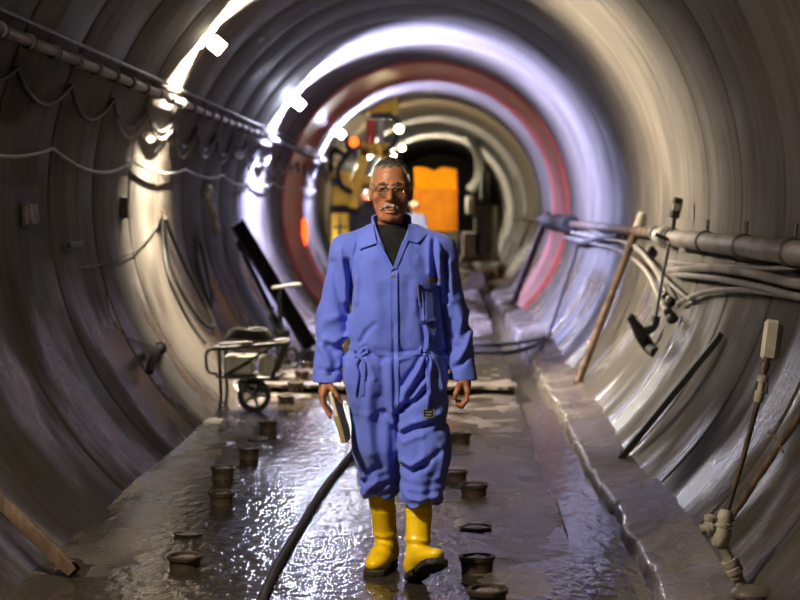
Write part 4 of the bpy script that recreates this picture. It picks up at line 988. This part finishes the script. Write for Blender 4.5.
# boots
def boot_parts(name, origin, pitch, yaw, lean, label, roll=0.0):
    Rm = np.array((Matrix.Rotation(yaw, 3, 'Z') @ Matrix.Rotation(roll, 3, 'Y') @ Matrix.Rotation(pitch, 3, 'X')), dtype=np.float32); o = v3(origin)
    sh = (0, -.012+math.tan(lean)*.27, .35)
    def loc(p): return (p-o)@Rm
    def upper(p):
        q = loc(p); z = q[:,2]
        d = rc(q, (0,.0,.075), sh, .047, .056)
        d = smin(d, rc(q, (0,.012,.05), (0,-.10,.062), .046, .046), .03)
        d = smin(d, ell(q, (0,-.165,.044), (.049,.076,.038)), .035)
        d = smin(d, ell(q, (0,.012,.045), (.042,.05,.05)), .02)
        d = d-.0035*np.exp(-((z-.262)/.006)**2)-.002*np.exp(-((z-.235)/.004)**2)
        d = d+.0035*np.exp(-((z-.125-.25*(q[:,1]+.03))/.010)**2)*(q[:,1] < .02)-.004*np.exp(-((z-.145-.25*(q[:,1]+.03))/.010)**2)*(q[:,1] < .02)
        d = d-.003*np.exp(-(q[:,0]/.005)**2)*(q[:,1] < -.02)*np.clip((z-.07)*20, 0, 1)*0
        d = d-.002*fbm(q[:,0]*18, q[:,1]*18, z*9, 2)
        top = sh[2]; inner = rc(q, (0,0,.15), sh, .040, .050)
        d = np.maximum(d, z-top); d = np.maximum(d, -np.maximum(inner, top-.05-z))
        return np.maximum(d, .014-z)
    def outline(q, g=0):
        a = np.hypot(q[:,0], np.maximum(np.abs(q[:,1]+.10)-.118, 0))
        w = np.interp(q[:,1], [-.26,-.235,-.17,-.07,.02,.065], [.03,.044,.052,.040,.041,.034])
        return np.maximum(np.abs(q[:,0])-w-g, np.maximum(-.245-g-q[:,1]+.9*(q[:,0]/.05)**2*.02, q[:,1]-.066-g+.9*(q[:,0]/.05)**2*.02))
    def solef(p):
        q = loc(p); z = q[:,2]; o2 = outline(q, .001); bottom = np.where((q[:,1] > -.035) | (q[:,1] < -.085), -.004, .012)
        tread = .0045*((np.sin(q[:,1]*300) > .35) & (np.abs(q[:,0]) < .036))
        return smax(smax(o2, z-.024, .004), bottom+tread-z, .004)
    lo = v3(origin)+v3((-.16,-.33,-.10)); hi = v3(origin)+v3((.16,.22,.42))
    b = link(name, sdf_mesh(name, upper, lo, hi, .0042), M['boot'], man); tag(b, label)
    link('sole', sdf_mesh('sole', solef, lo, hi, .0036), M['sole'], b)
boot_parts('boot', (-.040,.155,.005), 0, -.20, -.30, 'yellow rubber boot planted flat on the wet floor')
boot_parts('boot', (.098,-.210,.030), -.42, .34, -.12, 'yellow rubber boot stepping forward with its black sole showing', .13)
# notebook in his hand, pen and card in the pocket
def edge_box(c_top, c_bot, th, dep, y0):
    a = Vector((mx(c_top[0])+MX, MY+y0, mz(c_top[1]))); b = Vector((mx(c_bot[0])+MX, MY+y0, mz(c_bot[1]))); z = (a-b).normalized(); y = Vector((.10,1,0)).normalized(); x = y.cross(z).normalized(); y = z.cross(x)
    return a, b, Matrix((x, y, z)).transposed()
a, b, rot = edge_box((333.5,388), (347.5,440), 0, 0, -.075); c = (a+b)/2; Lg = (a-b).length
nb = thing('notebook', 'closed notebook with pale pages and mustard cover held in the man\'s hand', 'notebook', b)
build('pages', MB().box(c+rot @ Vector((0,.003,0)), (.013,.138,Lg-.006), rot, .002), M['paper'], nb)
build('cover', MB().box(c+rot @ Vector((.0095,0,-.012)), (.004,.146,Lg-.03), rot, .001), M['cover'], nb)
build('cover', MB().box(c+rot @ Vector((-.0085,.004,-Lg*.25)), (.003,.146,Lg*.5), rot, .001), M['cover'], nb)
build('page_block', MB().box(c+rot @ Vector((.0005,-.064,-Lg*.22)), (.0135,.012,Lg*.52), rot, .002), M['cover'], nb)
def pk_pt(px, py, off): return Vector((mx(px)+MX, MY+float(surf_y(mx(px), mz(py))[0])-off, mz(py)))
pn = build('pen', MB().cyl(pk_pt(418.4,281,.024), pk_pt(420.3,304,.024), .0034, n=10), M['galv']); tag(pn, 'silver pen clipped in the breast pocket of the coverall', 'pen')
tag(patch('folded_card', [(427.5,278.2),(439.5,277.2),(440,296),(427,297)], M['brownp'], None, 8, 8, (.0065,)*4, .003), 'brown folded card sticking out of the breast pocket', 'card')
# ================================================================== BACKGROUND: RIG, SKIP WAGON, WORKERS
rY = 31.5; rs = FPX/rY
def rp(px, py, dy=0.0): return P(px, py, rY+dy)
def rbox(name, x0, y0, x1, y1, dep, mat, parent, dy=0.0, bev=.02, rot=None):
    a = rp(x0, y0, 0); b = rp(x1, y1, 0); c = (a+b)/2; c.y = rY+dy+dep/2
    return build(name, MB().box(c, (abs(b.x-a.x), dep, abs(a.z-b.z)), rot, bev), mat, parent)
rb = P(352, 290, rY); rb.z = SLABZ
rig = thing('drilling_rig', 'tall yellow drilling rig on the left behind the man', 'machine', rb)
rbox('top_box', 364, 96, 397, 113, .45, M['yellow'], rig)
rbox('top_bracket', 370, 112, 392, 119, .35, M['dark'], rig)
build('cylinder', MB().cyl(rp(371,120,.1), rp(371,152,.1), .09, n=14), M['red'], rig)
build('cylinder_rod', MB().cyl(rp(381,116,.15), rp(381,150,.15), .05, n=12), M['galv'], rig)
mast = MB(); a, b = rp(362,150), rp(352,206)
for (p, q) in (((365,148),(352,208)), ((386,148),(379,208))):
    p3, q3 = rp(*p), rp(*q); d_ = (p3-q3).normalized(); x_ = Vector((0,1,0)).cross(d_).normalized(); mast.box((p3+q3)/2+Vector((0,.15,0)), (.17,.3,(p3-q3).length), Matrix((x_, Vector((0,1,0)), d_)).transposed(), .015)
build('mast', mast, M['yellow'], rig)
rbox('mast_head', 360, 143, 390, 156, .4, M['yellow'], rig)
rbox('cross_plate', 362, 176, 380, 184, .2, M['yellow'], rig, .1)
rbox('cabinet', 332, 171, 350, 205, .6, M['yellow'], rig)
rbox('cabinet_vent', 331, 178, 341, 186, .03, M['dark'], rig, -.03, .004)
rbox('body', 329, 205, 392, 270, 1.2, M['dark'], rig, .2)
rbox('door', 331, 213, 349, 245, .08, M['yellow'], rig, -.02)
rbox('door_bar', 339, 216, 341, 243, .03, M['dark'], rig, -.05, .004); rbox('door_bar', 333, 226, 347, 228, .03, M['dark'], rig, -.05, .004)
for sx in (333, 378): rbox('track', sx, 268, sx+22, 296, 1.8, M['black'], rig, .0, .08)
build('hose', MB().tube(spline([rp(352,150,-.05), rp(343,160,-.1), rp(338,172,-.1), rp(342,186,-.1), rp(352,192,-.05)], 6), .05, 8), M['black'], rig)
build('hose', MB().tube(spline([rp(386,114,-.1), rp(398,122,-.1), rp(396,140,-.1), rp(388,150,-.05)], 6), .04, 8), M['black'], rig)
build('hose', MB().tube(spline([rp(347,158,-.1), rp(335,150,0), rp(330,160,.1), rp(332,174,.1)], 6), .05, 8), M['black'], rig)
rbox('bracket', 345, 138, 362, 150, .2, M['dark'], rig, .05)
def headlamp(px, py, r, lab):
    c = rp(px, py, -.15); t = thing('work_lamp', lab, 'lamp', c)
    build('housing', MB().lathe(c+Vector((0,.14,0)), (0,-1,0), [(0,0),(r*.5,0),(r*1.1,.10),(r*1.15,.15),(r,.15)], 16), M['dark'], t)
    build('lens', MB().lathe(c+Vector((0,.01,0)), (0,-1,0), [(0,-.01),(r,-.01),(r*.8,.02),(r*.4,.035),(0,.04)], 16), emit('work_lamp_glow', (1,.78,.42), 26), t)
    build('bracket', MB().cyl(c+Vector((0,.1,0)), c+Vector((-.16,.25,.02)), .02, n=8), M['dark'], t)
headlamp(399, 129, .075, 'small warm work lamp shining beside the rig\'s top box')
headlamp(402, 148, .055, 'small warm work lamp shining below the other above the man\'s head')
c = P(396, 160, 33.2); t = thing('work_lamp', 'added work lamp, unseen on the rear of the rig, shining on the orange skip', 'lamp', c)  # extra lamp added out of sight to brighten the skip
build('housing', MB().lathe(c-Vector((0,.16,0)), (.18,1,-.08), [(0,0),(.05,0),(.10,.10),(.11,.16),(.095,.16)], 16), M['dark'], t)
build('lens', MB().lathe(c, (.18,1,-.08), [(0,-.01),(.093,-.01),(.07,.004),(0,.008)], 16), emit('work_lamp_glow', (1,.8,.45), 4200), t)  # added emitter turned towards the skip, hidden from the camera
build('bracket', MB().cyl(c-Vector((0,.1,0)), c-Vector((.2,.3,.02)), .02, n=8), M['dark'], t)
p = W(304,233,.06); t = thing('warning_light', 'orange red warning light glowing on the left wall by the red band', 'warning light', p)
build('lens', MB().sphere(p, .13, 8, (.5,.8,1.9)), emit('beacon_glow', (1,.10,.015), 3.2), t); build('base', MB().box(p+Vector((-.05,0,0)), (.05,.2,.5), None, .01), M['dark'], t)
p = W(353,143,.4); p = P(354,142,29.0); t = thing('warning_light', 'small orange light glowing on the upper left side of the rig', 'warning light', p)
build('lens', MB().sphere(p, .085, 8), emit('beacon_glow', (1,.16,.02), 2.5), t); build('base', MB().cyl(p+Vector((0,.05,-.05)), p+Vector((0,.4,-.25)), .035, n=10), M['dark'], t)
# orange skip on a wagon
sY = 37.5
def sp_(px, py, dy=0.0): return P(px, py, sY+dy)
def sbox(name, x0, y0, x1, y1, dep, mat, parent, dy=0.0, bev=.015):
    a = sp_(x0, y0); b = sp_(x1, y1); c = (a+b)/2; c.y = sY+dy+dep/2; return build(name, MB().box(c, (abs(b.x-a.x), dep, abs(a.z-b.z)), None, bev), mat, parent)
sb = sp_(436, 280); sb.z = SLABZ
skip = thing('skip_wagon', 'amber skip on a dark rail wagon right of the man\'s head', 'wagon', sb)
sbox('skip_body', 413.5, 190, 457.5, 231, 1.6, M['orange'], skip)
sbox('rib', 418, 191, 420.5, 230, .05, M['orange'], skip, -.05); sbox('rib', 451, 191, 453.5, 230, .05, M['orange'], skip, -.05); sbox('rim', 412.5, 188.5, 458.5, 192, 1.66, M['orange'], skip, -.03)
a0, a1 = sp_(415,190,.05), sp_(457,190,.05); h0, h1 = sp_(414,167.5,.45), sp_(456.5,168.5,.45)
mb = MB(); nu = 14; vs = []
for j in range(9):
    for i in range(nu+1):
        u = i/nu; v = j/8; q = a0.lerp(a1, u).lerp(h0.lerp(h1, u), v); q.y += .03*math.sin(u*17+v*3); q.z += (.02*math.sin(u*11) if j == 8 else 0)-(.06*math.exp(-((u-.47)/.06)**2) if j == 8 else 0); vs.append(q)
fs = [(j*(nu+1)+i, j*(nu+1)+i+1, (j+1)*(nu+1)+i+1, (j+1)*(nu+1)+i) for j in range(8) for i in range(nu)]; n = len(vs)
fs2 = fs+[tuple(k+n for k in f[::-1]) for f in fs]; rim = [i for i in range(nu+1)]+[j*(nu+1)+nu for j in range(1,9)]+[8*(nu+1)+i for i in range(nu-1,-1,-1)]+[j*(nu+1) for j in range(7,0,-1)]
fs2 += [(rim[k], rim[(k+1) % len(rim)], rim[(k+1) % len(rim)]+n, rim[k]+n) for k in range(len(rim))]
o = build('cover_sheet', MB().add(vs+[q+Vector((0,.03,0)) for q in vs], fs2), M['sheet'], skip); tag(o, 'bright orange cover sheet on top of the skip')
sbox('chassis', 410, 231, 460, 241, 1.8, M['dark'], skip, -.05)
for wx in (418, 450):
    for dy in (.1, 1.3): build('wheel', MB().lathe(sp_(wx, 0, dy)*1.0 if False else Vector((sp_(wx,250).x, sY+dy-.06, SLABZ+.2)), (1,0,0), [(0,0),(.2,0),(.2,.06),(.17,.07),(.17,.12),(0,.12)], 18), M['rustdark'], skip)
sbox('frame_leg', 411, 240, 415, 270, .1, M['dark'], skip); sbox('frame_leg', 454, 240, 458, 270, .1, M['dark'], skip)
# pipes and duct on the far right
t = thing('vent_duct', 'pale curved ventilation duct hanging on the far right wall', 'duct', W(482,150))
build('duct', MB().tube(spline([P(470,138,46), P(477,150,44.5), P(480,166,43.5), P(478,180,43), P(470,190,43)], 6), .13, 12), M['plate'], t); build('hanger', MB().cyl(P(477,150,44.5), P(480,142,44.5), .02, n=8), M['dark'], t)
t = thing('pump_unit', 'dark pump unit standing right of the orange skip', 'machine', F(484,262,SLABZ))
bY = 41.0
def q_(px, py): return P(px, py, bY)
for nm, x0, y0, x1, y1, m_ in (('body',474,205,498,256,'dark'), ('tank',462,232,480,258,'cable'), ('cover',480,172,490,206,'black'), ('panel',466,196,474,214,'plate'), ('skid',460,255,500,262,'rustdark')):
    a, b = q_(x0,y0), q_(x1,y1); c = (a+b)/2; build(nm, MB().box(c, (abs(b.x-a.x), .8, abs(a.z-b.z)), None, .03), M[m_], t)
for k, (px, py, y, r, lab) in enumerate(((478,285,33,.14,'dark rusty pipe length lying on the floor behind the man, nearer one'), (492,272,37,.12,'dark rusty pipe length lying on the floor behind the man, farther one'))):
    c = P(px, py, y); c.z = SLABZ+r*.9; t = thing('pipe_length', lab, 'pipe', c)
    build('pipe', MB().tube([c+Vector((-.05,-1.2,0)), c+Vector((.25,1.4,0))], r, 14), M['rust'], t); build('socket', MB().tube([c+Vector((-.06,-1.3,0)), c+Vector((-.03,-1.05,0))], r*1.2, 14), M['rustdark'], t)
# two workers behind the man
def worker(px, headpy, Y, hel, label, face, armx):
    c = P(px, 300, Y); z0 = SLABZ; H = P(px, headpy, Y).z+.1-z0; k = H/1.78
    w = thing('person', label, 'person', (c.x, Y, z0)); cf, sf = math.cos(face), math.sin(face)
    def tr(p): q = p/k; return np.stack([q[:,0]*cf+q[:,1]*sf, -q[:,0]*sf+q[:,1]*cf, q[:,2]], -1).astype(np.float32)
    LL = [((-.09,0,.88),.09),((-.10,-.03,.48),.065),((-.10,.03,.09),.05)]; LR = [((.09,0,.88),.09),((.10,.0,.48),.065),((.11,.05,.09),.05)]
    AL = [((-.19,0,1.40),.065),((-.26,.0,1.13),.052),((-.20,-.16,.95),.04)]; AR = [((.19,0,1.40),.065),((.27,.02,1.13),.052),((armx,-.20,1.02),.04)]
    def sb_(p):
        p = tr(p); d = ell(p, (0,0,1.64), (.075,.095,.11)); d = smin(d, ell(p, (0,-.03,1.58), (.06,.07,.06)), .02); d = smin(d, rc(p, (0,-.09,1.62), (0,-.11,1.60), .01, .014), .012)
        d = smin(d, rc(p, (0,.01,1.42), (0,0,1.55), .055, .052), .02); d = smin(d, loft(p, [(.8,.13,.09,0,0),(1.0,.12,.09,0,0),(1.3,.15,.10,0,0),(1.43,.08,.07,0,0)]), .03)
        for Lx in (LL, LR): d = smin(d, chain(p, [(a, r-.025) for a, r in Lx]), .02)
        for Ax in (AL, AR):
            d = smin(d, chain(p, [(a, r-.018) for a, r in Ax]), .02); hx = v3(Ax[2][0])
            d = smin(d, rc(p, hx, hx+v3((0,-.07,-.03)), .03, .034), .01)
            for j in range(4): d = smin(d, rc(p, hx+v3((-.024+.016*j,-.08,-.03)), hx+v3((-.026+.017*j,-.135,-.055)), .009, .008), .006)
            d = smin(d, rc(p, hx+v3((.02,-.04,-.01)), hx+v3((.045,-.09,-.015)), .011, .009), .01)
        return d*k
    def sj(p):
        p = tr(p); d = loft(p, [(.80,.17,.12,0,0),(1.0,.17,.12,0,0),(1.3,.19,.13,0,0),(1.42,.14,.10,0,0),(1.48,.075,.075,0,0)])
        for Ax in (AL, AR): d = smin(d, chain(p, Ax), .03)
        return (d-.006*fbm(p[:,0]*12, p[:,1]*12, p[:,2]*6, 2))*k
    def st(p):
        p = tr(p); d = smin(chain(p, LL), chain(p, LR), .03); d = smin(d, loft(p, [(.78,.16,.11,0,0),(.95,.16,.11,0,0)]), .03); return np.maximum(d, .14-p[:,2])*k
    def sbo(p):
        p = tr(p); d = None
        for a in ((-.10,.03),(.11,.05)):
            e = smin(rc(p, (a[0],a[1],.07), (a[0],a[1]-.01,.26), .055, .066), ell(p, (a[0],a[1]-.10,.045), (.055,.12,.05)), .03); d = e if d is None else np.minimum(d, e)
        return np.maximum(d, -p[:,2])*k
    def she(p):
        p = tr(p); d = ell(p, (0,.0,1.665), (.115,.135,.105)); d = np.maximum(d, 1.655-p[:,2]); br = np.maximum(ell(p, (0,-.03,1.662), (.125,.17,.02)), -p[:,2]+1.65); return np.minimum(d, br)*k
    lo, hi = (-.5,-.5,-.02), (.5,.4,1.95)
    for nm, fn, mt in (('body',sb_,M['skin']),('jacket',sj,M['bluework']),('trousers',st,M['sweater']),('helmet',she,hel)): link(nm, sdf_mesh(nm, fn, lo, hi, .012, B=16), mt, w)
    link('boots', sdf_mesh('boots', sbo, lo, hi, .012, B=16), M['black'], w)
worker(366, 199, 33.5, M['pink'], 'distant worker in blue jacket and pink helmet left of the walking man', .5, .16)
worker(414, 205, 36.2, M['white'], 'distant worker in blue jacket and white helmet right of the walking man', -.3, .20)
